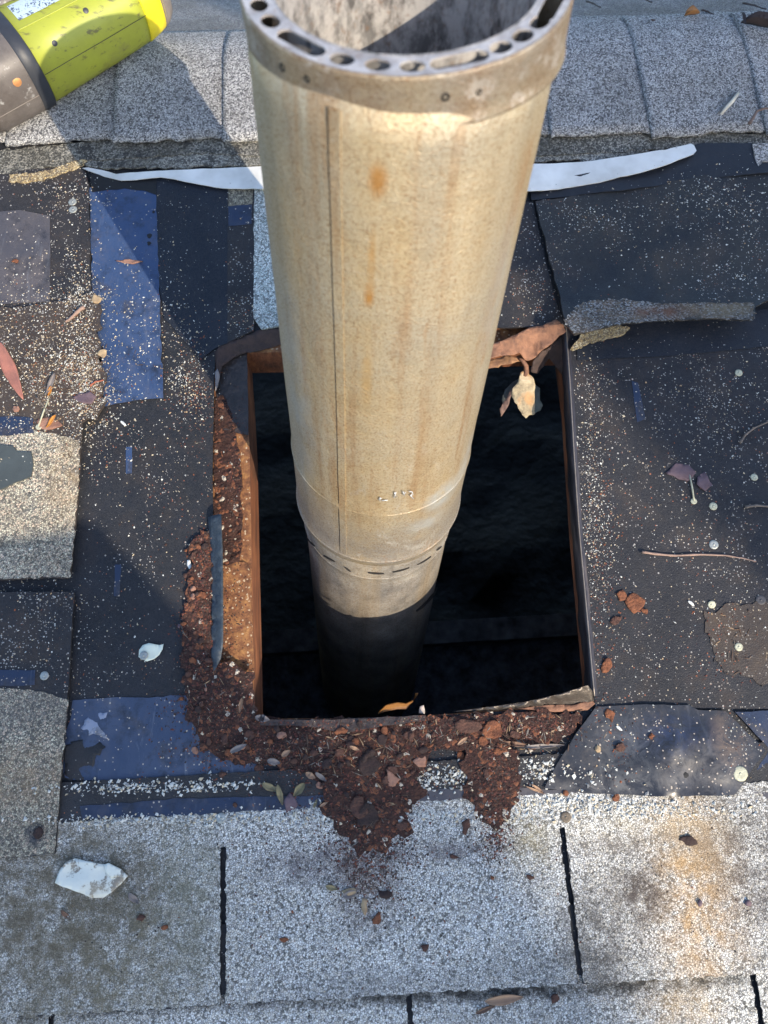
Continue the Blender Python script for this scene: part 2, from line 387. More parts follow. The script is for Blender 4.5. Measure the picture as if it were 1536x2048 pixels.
V, Fc = boxv((ja[0] - 25, ja[1] - 0.5, -26), (jb[0] + 25, ja[1] + 0.9, -19)); mesh('timber', V, Fc, M_JOIST, parent=ceil_j, smooth=False)
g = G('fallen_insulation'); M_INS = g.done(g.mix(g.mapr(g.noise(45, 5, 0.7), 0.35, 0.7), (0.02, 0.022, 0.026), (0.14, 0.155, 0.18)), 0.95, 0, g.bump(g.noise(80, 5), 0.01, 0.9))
V = []; Fc = []
for j in range(9):
    for i in range(30):
        x = ja[0] - 25 + i * 2.2; y = ja[1] - 6.5 + j * 0.75
        V.append((x, y, -21.5 + 1.3 * n2(x * 0.35, y * 0.5, 2) + 0.8 * n2(x * 1.1, y * 1.1, 8)))
for j in range(8):
    for i in range(29): a = j * 30 + i; Fc.append([a, a + 1, a + 31, a + 30])
n0 = len(V); V2 = [(a, b, c - 1.5) for a, b, c in V]; Fc2 = [[q + n0 for q in f[::-1]] for f in Fc]
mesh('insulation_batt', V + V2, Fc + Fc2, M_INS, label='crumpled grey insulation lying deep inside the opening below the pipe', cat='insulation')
# far side of the ridge
def vgrid(name, u0, u1, nu, vs, hf, mat, parent=None, thick=0.1, lowjag=None, **kw):
    V = []; Fc = []; nv = len(vs)
    us = np.linspace(u0, u1, nu)
    for i, u in enumerate(us):
        for j, v in enumerate(vs):
            vv = v + (lowjag(u) * (1 - (v - vs[0]) / (vs[-1] - vs[0])) ** 3 if lowjag else 0)
            V.append((u, vv, float(base(u, vv)) + hf(u, vv)))
    n = len(V); V += [(a, b, c - thick) for a, b, c in V]
    for i in range(nu - 1):
        for j in range(nv - 1):
            a = i * nv + j; q = [a, a + nv, a + nv + 1, a + 1]; Fc += [q, [x + n for x in q[::-1]]]
    sm = [True] * len(Fc)
    rim = [i * nv for i in range(nu)]; rim2 = [i * nv + nv - 1 for i in range(nu)]; e1 = list(range(nv)); e2 = [(nu - 1) * nv + j for j in range(nv)]
    for L, fl in ((rim, 1), (rim2, 0), (e1, 0), (e2, 1)):
        for a, b in zip(L, L[1:]): Fc.append([a, a + n, b + n, b] if fl else [b, b + n, a + n, a]); sm.append(False)
    return mesh(name, V, Fc, mat, parent=parent, smooth=sm, **kw)
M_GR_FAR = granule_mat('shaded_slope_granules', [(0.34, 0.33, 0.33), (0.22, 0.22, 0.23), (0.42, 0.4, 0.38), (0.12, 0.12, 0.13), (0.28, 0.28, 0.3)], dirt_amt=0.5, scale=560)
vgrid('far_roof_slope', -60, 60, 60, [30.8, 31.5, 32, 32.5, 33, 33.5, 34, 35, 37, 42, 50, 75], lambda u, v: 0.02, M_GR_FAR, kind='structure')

# ================================================================== SHINGLES
GRP_ROW = 'asphalt shingles laid in courses below and around the opening'
def row_off(vt): return lambda u, v: 0.11 + 0.34 * (vt - v) / 12.0
def course(vb, slots, u0, u1, gtop, label, gmat, slot_w=0.2, length=7.4, seed=0.0, skew=0.0, body=None):
    vt = vb + length
    low = [(u0, vb)]
    for s in slots: low += [(s - slot_w / 2, vb), (s - slot_w / 2 - skew, vb + 4.9), (s + slot_w / 2 - skew, vb + 4.95), (s + slot_w / 2, vb)]
    low += [(u1, vb)]
    t = thing('shingle', label, 'shingle', ((u0 + u1) / 2, vb, 0.1), GRP_ROW)
    f = row_off(vt)
    sheet('asphalt_sheet', low + [(u1, vt), (u0, vt)], 0, 0.12, body or M_BODY, parent=t, hf=f, step=0.14, amp=0.035, seed=seed, freq=9)
    gp = low + [(u1, gtop), (u0, gtop)]
    lo2 = []
    for i, p in enumerate(gp): lo2.append(p)
    sheet('granule_surface', gp, 0.018, 0.02, gmat, parent=t, hf=f, step=0.11, amp=0.07, seed=seed + 3, freq=6)
    return t
def G_LIGHT(nm, stain_shade, org): return granule_mat(nm, M_GR_LIGHT_COLS, dirt_amt=0.16, scale=550, stain_shade=stain_shade, org=org)
oA = ((-18.4 + 17.85) / 2, -8.6)
st = []
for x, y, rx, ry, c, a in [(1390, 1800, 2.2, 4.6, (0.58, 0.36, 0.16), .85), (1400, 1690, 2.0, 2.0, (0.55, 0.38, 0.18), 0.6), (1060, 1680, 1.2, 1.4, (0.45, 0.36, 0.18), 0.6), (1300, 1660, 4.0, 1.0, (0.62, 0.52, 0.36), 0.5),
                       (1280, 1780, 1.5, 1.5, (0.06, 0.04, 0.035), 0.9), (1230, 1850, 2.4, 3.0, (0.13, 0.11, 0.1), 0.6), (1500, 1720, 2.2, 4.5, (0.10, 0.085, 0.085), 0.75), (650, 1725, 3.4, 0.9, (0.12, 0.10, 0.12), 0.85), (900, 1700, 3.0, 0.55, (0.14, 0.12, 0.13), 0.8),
                       (1250, 1690, 4.0, 0.6, (0.16, 0.14, 0.14), 0.6), (230, 1780, 2.6, 2.2, (0.07, 0.065, 0.055), 0.9), (200, 1900, 6.0, 6.0, (0.25, 0.22, 0.15), 0.95), (60, 1800, 5.0, 6.0, (0.17, 0.14, 0.095), 0.9), (1050, 1950, 3.5, 1.2, (0.12, 0.12, 0.12), 0.6), (720, 1980, 4.0, 0.9, (0.14, 0.14, 0.15), 0.5),  # beige at left: dirt, with a soft sun-to-shade tone mixed into the colour
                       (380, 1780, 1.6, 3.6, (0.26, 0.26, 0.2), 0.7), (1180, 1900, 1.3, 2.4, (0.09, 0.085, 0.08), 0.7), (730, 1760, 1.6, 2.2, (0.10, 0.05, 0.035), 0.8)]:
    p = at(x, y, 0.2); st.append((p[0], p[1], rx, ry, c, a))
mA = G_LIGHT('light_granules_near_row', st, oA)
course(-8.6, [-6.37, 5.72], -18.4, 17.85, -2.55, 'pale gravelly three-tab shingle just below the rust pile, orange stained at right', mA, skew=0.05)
st2 = []
for x, y, rx, ry, c, a in [(1400, 2000, 2.0, 2.4, (0.55, 0.36, 0.16), 0.6), (60, 2030, 6, 3, (0.16, 0.14, 0.1), 0.8), (1100, 2020, 5, 1.5, (0.2, 0.2, 0.2), 0.4), (300, 2008, 9, .38, (.02, .02, .02), 1), (760, 1992, 7, .36, (.02, .02, .02), 1), (1250, 1972, 9, .4, (.02, .02, .02), 1), (1000, 1982, 5, .4, (.02, .02, .02), 1)]:  # near-black ellipses paint the shadow line at the course edge, with some dirt
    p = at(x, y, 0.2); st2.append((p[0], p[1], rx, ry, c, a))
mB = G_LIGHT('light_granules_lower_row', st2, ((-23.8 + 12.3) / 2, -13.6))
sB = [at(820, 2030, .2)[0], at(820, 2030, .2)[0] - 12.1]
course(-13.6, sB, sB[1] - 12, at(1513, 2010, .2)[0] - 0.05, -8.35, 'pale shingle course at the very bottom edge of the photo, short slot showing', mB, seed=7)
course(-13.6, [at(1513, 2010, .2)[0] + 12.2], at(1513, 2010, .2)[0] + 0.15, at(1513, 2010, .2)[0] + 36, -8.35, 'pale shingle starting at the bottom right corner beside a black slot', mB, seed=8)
mO = granule_mat('light_granules_outer', M_GR_LIGHT_COLS, dirt_amt=0.4, scale=550)
course(-8.6, [30, 42], 18.0, 54, -2.55, 'pale shingle right of the orange stained one, outside the photo', mO, seed=9)
course(-8.6, [-30.5, -42.6], -54.7, -18.55, -2.55, 'pale shingle left of the white torn scrap, outside the photo', mO, seed=10)
for r in range(2, 5):
    vb = -8.6 - 5 * r
    for k in range(3):
        o0 = -54 + (0 if r % 2 else 6) + 36.2 * k
        course(vb, [o0 + 12, o0 + 24], o0, o0 + 36, vb + 5.2, 'pale shingle in course %s below the photo, %s along' % (['', '', 'two', 'three', 'four'][r], ['first', 'second', 'third'][k]), mO, seed=r * 3.0 + k)

def piece(name, label, cat, poly, off, thick, mat, group=None, **kw):
    return sheet(name, poly, off, thick, mat, label=label, cat=cat, **({'group': group} if group else {}), **kw)
# left stack of older shingles (three courses, right end cut along x~150)
t = thing('shingle', 'beige tinted shingle low at the left edge, dark strip above its gravel', 'shingle', (-20, -3.6, 0.2), GRP_ROW)
re = px([(110, 1708), (122, 1560), (133, 1440)], .25)
XB = [(-45, -3.1)] + [(-16, -3.65)] + re + px([(142, 1300), (150, 1185)], .2) + [(-45, 8)]
stX = []
for x, y, rx, ry, c, a in [(40, 1560, 3, 1.6, (0.4, 0.27, 0.15), 0.5), (70, 1670, 0.5, 0.5, (0.03, 0.04, 0.07), 1), (60, 1420, 4, 1.0, (0.16, 0.15, 0.15), 0.7)]:
    p = at(x, y, .2); stX.append((p[0], p[1], rx, ry, c, a))
BEIGE = [(0.56, 0.46, 0.36), (0.36, 0.34, 0.28), (0.58, 0.55, 0.43), (0.25, 0.23, 0.2), (0.12, 0.12, 0.11), (0.42, 0.38, 0.3)]  # shingle and dirt tone, with warm sunlight tint mixed in
mX = granule_mat('beige_granules_low', BEIGE, dirt=(0.12, 0.09, 0.05), dirt_amt=0.4, stain_shade=stX, org=(-20, -3.6))
sheet('asphalt_sheet', XB, 0.27, 0.1, M_FELT_SPECK, parent=t, seed=20)
sheet('granule_surface', [(-45, -3.1), (-16, -3.65)] + re + px([(137, 1400), (80, 1382), (0, 1375)], .27) + [(-45, 2.0)], 0.29, 0.02, mX, parent=t, step=0.15, amp=0.06, seed=21, freq=4)
t = thing('shingle', 'beige gravelly shingle at the left edge, granite-like, under the dark torn scrap', 'shingle', (-20, 6.2, 0.2), GRP_ROW)
re = px([(140, 1155), (148, 1080), (156, 990), (160, 930)], .36)
sheet('asphalt_sheet', [(-45, 6.5)] + px([(0, 1160)], .36) + re + px([(163, 870), (170, 780), (178, 700)], .36) + [(-45, 16.5)], 0.38, 0.1, M_DIRTY, parent=t, seed=22)
stY = []
for x, y, rx, ry, c, a in [(130, 960, 1.2, 2.5, (0.5, 0.33, 0.16), 0.5), (20, 1090, 3, 0.3, (0.1, 0.1, 0.09), 0.7)]:
    p = at(x, y, .36); stY.append((p[0], p[1], rx, ry, c, a))
mY = granule_mat('beige_granules_high', [tuple(q * 1.15 for q in c) for c in BEIGE], dirt=(0.14, 0.10, 0.055), dirt_amt=0.35, stain_shade=stY, org=(-20, 6.2))
sheet('granule_surface', [(-45, 6.5)] + px([(0, 1158)], .36) + re + px([(158, 880), (110, 868), (60, 858), (0, 866)], .38) + [(-45, 11.8)], 0.40, 0.02, mY, parent=t, step=0.15, amp=0.1, seed=23, freq=4)
t = thing('shingle', 'dark worn shingle at upper left, speckled with loose grit above the debris heap', 'shingle', (-20, 18, 0.2), GRP_ROW)
sheet('asphalt_sheet', [(-45, 17.6)] + px([(0, 640), (90, 628), (182, 610), (178, 500), (176, 380), (172, 345)], .3) + [(-13, 25.6), (-45, 27)], 0.24, 0.1, M_FELT_SPECK, parent=t, seed=24)
piece('release_film', 'dull purple grey plastic film strip on the upper left dark shingle', 'film strip', px([(-60, 428), (40, 420), (100, 432), (101, 520), (99, 603), (40, 606), (-60, 612)], .26), 0.262, 0.012, M_GREY_FILM, amp=0.02, seed=2)
piece('shingle_scrap', 'slate grey torn shingle scrap lying on the beige shingle at left edge', 'scrap', px([(-60, 888), (0, 890), (28, 893), (34, 904), (62, 905), (66, 930), (64, 954), (30, 966), (0, 980), (-60, 985)], .46), 0.50, 0.08, plain('slate_grey_asphalt', (0.055, 0.068, 0.072), 0.6, var=0.3, sc=30), amp=0.05, seed=3)
piece('release_film', 'small blue film patch at left edge just above the torn grey scrap', 'film strip', px([(-50, 836), (30, 832), (66, 838), (68, 866), (20, 870), (-50, 872)], .4), 0.41, 0.012, M_BLUE_DARK, amp=0.06, seed=4)
piece('release_film', 'small blue film patch low at the left edge above the beige shingle', 'film strip', px([(-50, 1342), (20, 1340), (70, 1340), (68, 1370), (20, 1372), (-50, 1374)], .3), 0.29, 0.012, M_BLUE_DARK, amp=0.03, seed=5)
# upper middle-left panels
t = thing('smooth_shingle', 'smooth black shingle panel left of the pipe, light grit strip at its right', 'shingle', at(430, 600) + (0.0,))
sheet('asphalt_sheet', px([(300, 350), (458, 350), (458, 688), (428, 700), (404, 722), (330, 640), (318, 560)]), 0.12, 0.1, M_FELT_SMOOTH, parent=t, seed=30)
sheet('worn_strip', px([(456, 350), (509, 350), (509, 664), (456, 688)]), 0.13, 0.1, M_FELT_SPECK, parent=t, seed=31, amp=0.02)
sheet('granule_patch', px([(457, 350), (508, 350), (506, 412), (458, 416)]), 0.15, 0.03, M_GR_BEIGE, parent=t, seed=32)
sheet('blue_strip', px([(458, 417), (505, 413), (504, 452), (458, 456)]), 0.15, 0.02, M_BLUE_DARK, parent=t, seed=33, amp=0.02)
mC = granule_mat('bright_granules', [(0.7, 0.78, 0.78), (0.55, 0.64, 0.64), (0.8, 0.84, 0.82), (0.42, 0.48, 0.48), (0.25, 0.28, 0.28)], dirt_amt=0.2)
sheet('granule_strip', px([(510, 350), (700, 350), (700, 650), (560, 656), (524, 662), (508, 640)]), 0.16, 0.1, mC, parent=t, seed=34, step=0.2)
film = thing('release_film', 'long bright blue plastic film strip up the left side of the roof', 'film strip', at(250, 600) + (0.1,))
sheet('film', px([(179, 376), (312, 376), (318, 560), (327, 796), (270, 802), (209, 812), (204, 720), (186, 600)], .1), 0.125, 0.014, M_BLUE, parent=film, step=0.25, amp=0.06, seed=6)
sheet('strip_shade', px([(178, 350), (312, 356), (312, 390), (290, 381), (250, 377), (185, 383)], .14), 0.15, 0.02, M_BLACK, parent=film, seed=7, amp=0.06)  # black sheet painted in for the shadow beneath the white strip
for i, (x, y, r) in enumerate([(299, 472, 0.11), (298, 487, 0.09), (307, 424, 0.06)]):
    p = at(x, y, .13); V = []; Fc = []
    for k in range(10): a = k * .628; V.append((p[0] + r * math.cos(a) * (1 + .3 * math.sin(3 * a + i)), p[1] + r * 1.2 * math.sin(a), surf1(*p) + 0.012))
    V.append((p[0], p[1], surf1(*p) + 0.02)); Fc = [[k, (k + 1) % 10, 10] for k in range(10)]
    mesh('nail_hole', V, Fc, M_BLACK, parent=film)
for lab, pts, mt in [('thin blue film sliver on the black felt beside the beige shingle', [(250, 893), (262, 892), (262, 946), (250, 946)], M_BLUE),
                     ('faint narrow blue film streak on black felt, left of the hole', [(228, 1128), (241, 1128), (237, 1192), (226, 1192)], M_BLUE_DARK),
                     ('thin upright blue film streak on the felt right of the hole', [(1263, 762), (1276, 766), (1292, 838), (1274, 844)], M_BLUE_DARK),
                     ('small blue film spot at the lower left corner of the curled shingle', [(1122, 596), (1140, 588), (1150, 594), (1146, 612), (1126, 610)], M_BLUE_DARK)]:
    o_ = 0.5 if 'curled' in lab else 0.0
    if o_: continue
    piece('release_film', lab, 'film strip', px(pts, .11), 0.115 if pts[0][0] > 1000 else 0.02, 0.012, mt, amp=0.03, seed=pts[0][0])
# blue film over the head of the near course
piece('release_film', 'broad blue film below left of the opening, one end under rust debris', 'film strip', px([(148, 1398), (300, 1392), (385, 1389), (480, 1400), (520, 1470), (512, 1556), (300, 1562), (182, 1562), (130, 1556), (124, 1500), (140, 1440)], .02), 0.03, 0.014, film_mat('scuffed_blue_film', (0.030, 0.048, 0.095), (0.055, 0.074, 0.125), 0.32, 0.3, 0.6), step=0.25, amp=0.10, seed=8)
for lab, pts, mt in [('narrow dim blue film band along the top of the pale shingle', [(160, 1612), (330, 1600), (470, 1594), (600, 1592), (700, 1590), (700, 1618), (560, 1628), (330, 1632), (165, 1638)], M_BLUE_DARK),
                     ('short grey film band between the two tongues of rust', [(760, 1580), (880, 1578), (955, 1580), (955, 1620), (880, 1622), (760, 1618)], M_GREY_FILM),
                     ('short grey film band right of the second rust tongue', [(1015, 1572), (1100, 1580), (1190, 1582), (1180, 1600), (1090, 1606), (1025, 1604)], M_GREY_FILM),
                     ('dusty purple grey film band at the right edge below black plastic', [(1440, 1592), (1540, 1582), (1620, 1580), (1620, 1640), (1500, 1644), (1450, 1630)], M_GREY_FILM)]:
    piece('adhesive_strip', lab, 'film strip', px(pts, .14), 0, 0.014, mt, hf=lambda u, v: row_off(-1.2)(u, v) + 0.016, amp=0.06, seed=pts[0][0])
# right side
t = thing('felt_mat', 'large black gritty felt sheet right of the opening', 'felt sheet', at(1350, 1050) + (0.0,))
sheet('sheet', px([(1133, 655), (1250, 655), (1650, 630), (1650, 1418), (1190, 1416), (1178, 1270), (1168, 1150), (1158, 1050), (1148, 900), (1140, 760)], .1), 0.10, 0.09, felt_mat('gritty_black_felt', (0.009, 0.010, 0.014), (0.02, 0.021, 0.027), speck=0.16, scale=620, brown=0.45), parent=t, amp=0.01, seed=40)
sheet('lap', px([(1150, 640), (1650, 610), (1650, 684), (1536, 693), (1340, 712), (1155, 720)], .14), 0.15, 0.04, M_FELT_SMOOTH, parent=t, amp=0.02, seed=41)
LP = []
piece('gritty_shingle', 'narrow gritty black panel between the pipe and the curled shingle', 'felt sheet', px([(960, 400), (1066, 405), (1086, 500), (1108, 590), (1128, 652), (1000, 656), (940, 650)], .1), 0.12, 0.1, M_FELT_SPECK, seed=42)
curl = thing('curled_shingle', 'black shingle right of the pipe with its lower edge curled up', 'shingle', at(1300, 500) + (0.0,))
vlo = at(1300, 640, .9)[1]
def curl_h(u, v):
    x = np.clip((vlo + 3.2 - v) / 3.4, 0, 1.2); y = np.clip((u - 6.0) / 1.6, 0, 1)
    return (0.95 * x ** 2.0) * (0.55 + 0.45 * y) + 0.10 * np.sin(u * 0.8) * x + 0.3 * np.clip((8.6 - u) / 2.2, 0, 1) * np.clip((24 - v) / 4, 0, 1)
RP = [(1070, 402), (1150, 392), (1250, 380), (1400, 352), (1536, 330), (1650, 322), (1650, 560), (1536, 600), (1512, 612), (1508, 640), (1420, 636), (1330, 640), (1250, 646), (1200, 656), (1150, 668), (1132, 650), (1120, 590), (1098, 510), (1082, 450)]
def curl_pt(x, y):
    o = 0.3
    for _ in range(6):
        p = at(x, y, o); o = 0.26 + float(curl_h(p[0], p[1]))
    return p
CP = [curl_pt(*q) for q in RP]
CS = []
for x, y, rx, ry, c, a in [(1320, 625, 2.0, .5, (.24, .10, .05), 1.0), (1440, 620, 2.0, .7, (.36, .27, .15), 1.0), (1260, 635, 1.0, .4, (.3, .2, .12), .7)]:
    p = curl_pt(x, y); CS.append((p[0], p[1], rx, ry, c, a))
sheet('asphalt_sheet', CP, 0.26, 0.12, felt_mat('stained_black_asphalt', (0.006, 0.009, 0.015), (0.03, 0.03, 0.028), speck=0.08, rough=0.45, brown=0.5), parent=curl, hf=curl_h, step=0.2, amp=0.05, spacing=0.45, seed=43)
g = granule_mat('curl_granules', [(0.36, 0.37, 0.38), (0.2, 0.21, 0.21), (0.42, 0.42, 0.4), (0.08, 0.08, 0.08), (0.2, 0.16, 0.12), (0.03, 0.03, 0.03)], dirt=(0.2, 0.11, 0.05), dirt_amt=0.5, loss=.04, stain_shade=CS, org=tuple(at(1300, 500)))
sheet('granule_edge', [curl_pt(*q) for q in [(1130, 642), (1150, 612), (1190, 600), (1250, 600), (1330, 608), (1420, 606), (1506, 606), (1509, 640), (1420, 637), (1330, 641), (1250, 647), (1200, 657), (1150, 668)]], 0.285, 0.03, g, parent=curl, hf=curl_h, step=0.1, amp=0.13, spacing=0.4, seed=44, freq=6)
piece('shingle_crumb', 'yellowish broken granule chunk at the left tip of the curled edge', 'scrap', px([(1143, 694), (1152, 684), (1164, 668), (1185, 656), (1240, 648), (1262, 655), (1240, 668), (1200, 676), (1170, 686), (1150, 697)], .5), 0.42, 0.2, granule_mat('yellow_granules', [(0.5, 0.4, 0.22), (0.4, 0.3, 0.16), (0.55, 0.48, 0.33), (0.25, 0.2, 0.14)], dirt_amt=0.4), step=0.12, amp=0.1, seed=45, freq=5)
blk = thing('plastic_membrane', 'grey black plastic sheet puckered around a nail, lower right of the opening', 'plastic sheet', at(1300, 1500) + (0.0,))
pk = at(1372, 1550, .2)
def pucker(u, v):
    r = np.hypot(u - pk[0], (v - pk[1])); a = np.arctan2(v - pk[1], u - pk[0])
    return 0.22 * np.exp(-((r - 1.0) / 0.7) ** 2) * (0.7 + 0.5 * np.sin(a * 7 + 1)) * np.clip(r / .5, 0, 1) - 0.05 * np.exp(-(r / 0.3) ** 2) + 0.02 * np.sin(u * 2.1 + v)
mo = at(1300, 1500); sp = lambda x, y: (at(x, y, .2)[0] - mo[0], at(x, y, .2)[1] - mo[1])
M_MEM = film_mat('puckered_black_plastic', (0.012, 0.014, 0.02), (0.045, 0.047, 0.055), 0.3, 0.35, 0.15, smudges=[(sp(1400, 1540), (1.8, 1.1), (.16, .15, .145), .5), (sp(1330, 1470), (2.4, 1.0), (.03, .045, .10), .6), (sp(1460, 1480), (.9, 1.5), (.2, .14, .10), .55), (sp(1240, 1570), (3.5, .4), (.2, .19, .18), .5), (sp(1250, 1500), (1.5, 2), (.10, .105, .11), .6)])
sheet('membrane', px([(1192, 1413), (1290, 1409), (1380, 1410), (1395, 1420), (1450, 1422), (1530, 1500), (1500, 1545), (1470, 1590), (1300, 1592), (1190, 1588), (1088, 1577), (1105, 1545), (1150, 1470)], .2), 0.21, 0.03, M_MEM, parent=blk, hf=pucker, step=0.3, amp=0.03, spacing=0.35, seed=46)
V = [(pk[0] + .13 * math.cos(a) * (1 + .4 * math.sin(2 * a)), pk[1] + .11 * math.sin(a), surf1(*pk) + .03) for a in [k * .7 for k in range(9)]]
mesh('nail_hole', V + [(pk[0], pk[1], surf1(*pk) + .04)], [[k, (k + 1) % 9, 9] for k in range(9)], M_BLACK, parent=blk)
piece('plastic_membrane', 'dark plastic offcut at the right edge beyond the pucker', 'plastic sheet', px([(1470, 1424), (1650, 1415), (1650, 1585), (1530, 1588), (1512, 1540), (1540, 1500)], .12), 0.13, 0.03, M_BLUE_DARK, seed=47)
# ridge caps
GRP_CAP = 'cap shingles folded over the ridge'
capu = []
for x in (-210, 18, 230, 448, 668, 886, 1100, 1300, 1530, 1750): capu.append(at(x, 270, .3)[0])
capv = [0, 0.6, 1.5, 2.5, 3.5, 4.4, 5.0, 5.5, 6.0, 6.3, 6.7, 7.1, 7.5, 7.9]
cl = ['leftmost', 'second from left, half under the grey end of the tool', 'third from left, under the green tool', 'just left of the pipe, crossed by its shadow edge', 'directly behind the pipe', 'behind the right side of the pipe', 'first clear of the pipe on its right', 'between the crack and the white splinter', 'right one under the dark dry leaf', 'last one at the right end']
allu = [capu[0] - 5.5] + capu + [capu[-1] + 5.5]
for k in range(len(allu) - 1):
    ua, ub = allu[k], allu[k + 1]
    u1 = ub + 0.55
    up = 0.47
    def hf(u, v, ua=ua, u1=u1, up=up, k=k): return up + (0.09 if k < 6 else 0.035) * (u1 - u) / (u1 - ua) + 0.05 * n2(u * 0.4, v * 0.4, k) - 0.12 * max(0, min(1, (u - u1 + 1.2) / 1.2))
    vl = lambda u, k=k: 0.14 * n2(u * 1.5, k * 3.3) + 0.08 * n2(u * 5, k)
    v0f = 26.15 - 0.055 * (ua + u1) / 2
    lab = 'granite grey ridge cap shingle, %s' % cl[min(k, len(cl) - 1)]
    vgrid('ridge_cap', ua, u1, 26, [v0f + x for x in capv], hf, M_GR_CAP, thick=0.11, lowjag=vl, label=lab, cat='ridge cap', group=GRP_CAP)
LAYERS.append(([(-60, 26.1 + 3), (60, 26.1 - 3), (60, 41), (-60, 41)], lambda u, v: base(u, v) + 0.43))
def und(name, label, pts, off, mat, seed, **kw):
    return piece(name, label, 'shingle', px(pts, off), off, 0.09, mat, step=0.15, amp=0.12, seed=seed, freq=3, **kw)
und('under_cap_shingle', 'ragged grey shingle edge showing just below the ridge caps', [(-120, 300), (0, 300), (200, 280), (600, 270), (1100, 262), (1400, 265), (1700, 270), (1700, 300), (1460, 306), (1400, 292), (1330, 296), (1250, 302), (1150, 308), (1080, 312), (520, 312), (420, 306), (340, 310), (250, 316), (170, 322), (80, 336), (0, 348), (-120, 356)], 0.25, granule_mat('grimy_granules', [(0.32, 0.31, 0.28), (0.2, 0.2, 0.18), (0.4, 0.38, 0.33), (0.1, 0.1, 0.09), (0.05, 0.05, 0.05)], dirt=(0.07, 0.06, 0.04), dirt_amt=0.6, loss=0.05), 50)
und('under_cap_shingle', 'second ragged shingle edge tucked over the white strip', [(150, 320), (300, 312), (530, 300), (1100, 296), (1250, 290), (1300, 302), (1240, 316), (1200, 318), (1180, 326), (1150, 318), (1080, 322), (530, 330), (400, 332), (350, 336), (290, 334), (220, 338), (165, 330)], 0.19, granule_mat('grimy_pale_granules', [(0.4, 0.4, 0.37), (0.25, 0.25, 0.23), (0.46, 0.45, 0.4), (0.1, 0.1, 0.1)], dirt=(0.08, 0.07, 0.05), dirt_amt=0.6, loss=0.06), 51)
piece('shingle_edge', 'tan crumbling curled shingle edge at upper left, over black shingle', 'shingle', px([(20, 350), (80, 345), (110, 338), (150, 322), (175, 318), (160, 334), (120, 348), (90, 358), (50, 366), (20, 362)], .3), 0.34, 0.12, granule_mat('tan_crumbs', [(0.5, 0.38, 0.2), (0.38, 0.28, 0.15), (0.6, 0.5, 0.32), (0.2, 0.15, 0.1)], dirt_amt=0.2), step=0.12, amp=0.1, seed=52, freq=5)
piece('dark_flashing', 'black rumpled tar paper lying under the ridge at right', 'felt sheet', px([(1060, 372), (1200, 350), (1330, 318), (1390, 295), (1650, 290), (1650, 345), (1400, 362), (1250, 388), (1120, 398), (1062, 404)], .1), 0.3, 0.05, plain('black_paper', (0.013, 0.015, 0.022), 0.5, sc=20, bumpd=0.003), hf=lambda u, v: 0.08 * np.sin(u * 0.9 + v), seed=53)
piece('shingle_edge', 'small grey torn granule flake at the right end of the ridge line', 'shingle', px([(1505, 288), (1560, 285), (1600, 300), (1570, 320), (1528, 322), (1518, 332), (1508, 310)], .4), 0.4, 0.1, M_GR_CAP, step=0.12, amp=0.06, seed=54)
wp = [(160, 330), (172, 328), (200, 334), (230, 342), (300, 339), (420, 332), (530, 328), (700, 326), (900, 326), (1080, 326), (1170, 322), (1250, 314), (1330, 302), (1380, 291), (1386, 296), (1390, 306), (1384, 313), (1340, 332), (1290, 348), (1200, 366), (1130, 376), (1060, 384), (900, 386), (700, 384), (530, 378), (490, 377), (440, 374), (400, 368), (350, 357), (320, 352), (270, 357), (240, 357), (205, 348)]
V0 = at(600, 380)[1]
sheet('white_strip', px(wp, .35), 0.17, 0.035, M_WHITE, hf=lambda u, v: 0.22 * np.clip((V0 + 1.6 - v) / 2, 0, 1) + 0.04 * np.sin(u * 1.2) + 0.25 * np.clip((u - 10) / 5, 0, 1), step=0.3, amp=0.035, spacing=0.6, seed=55, label='long white plastic strip running behind the pipe below the ridge caps', cat='plastic strip')

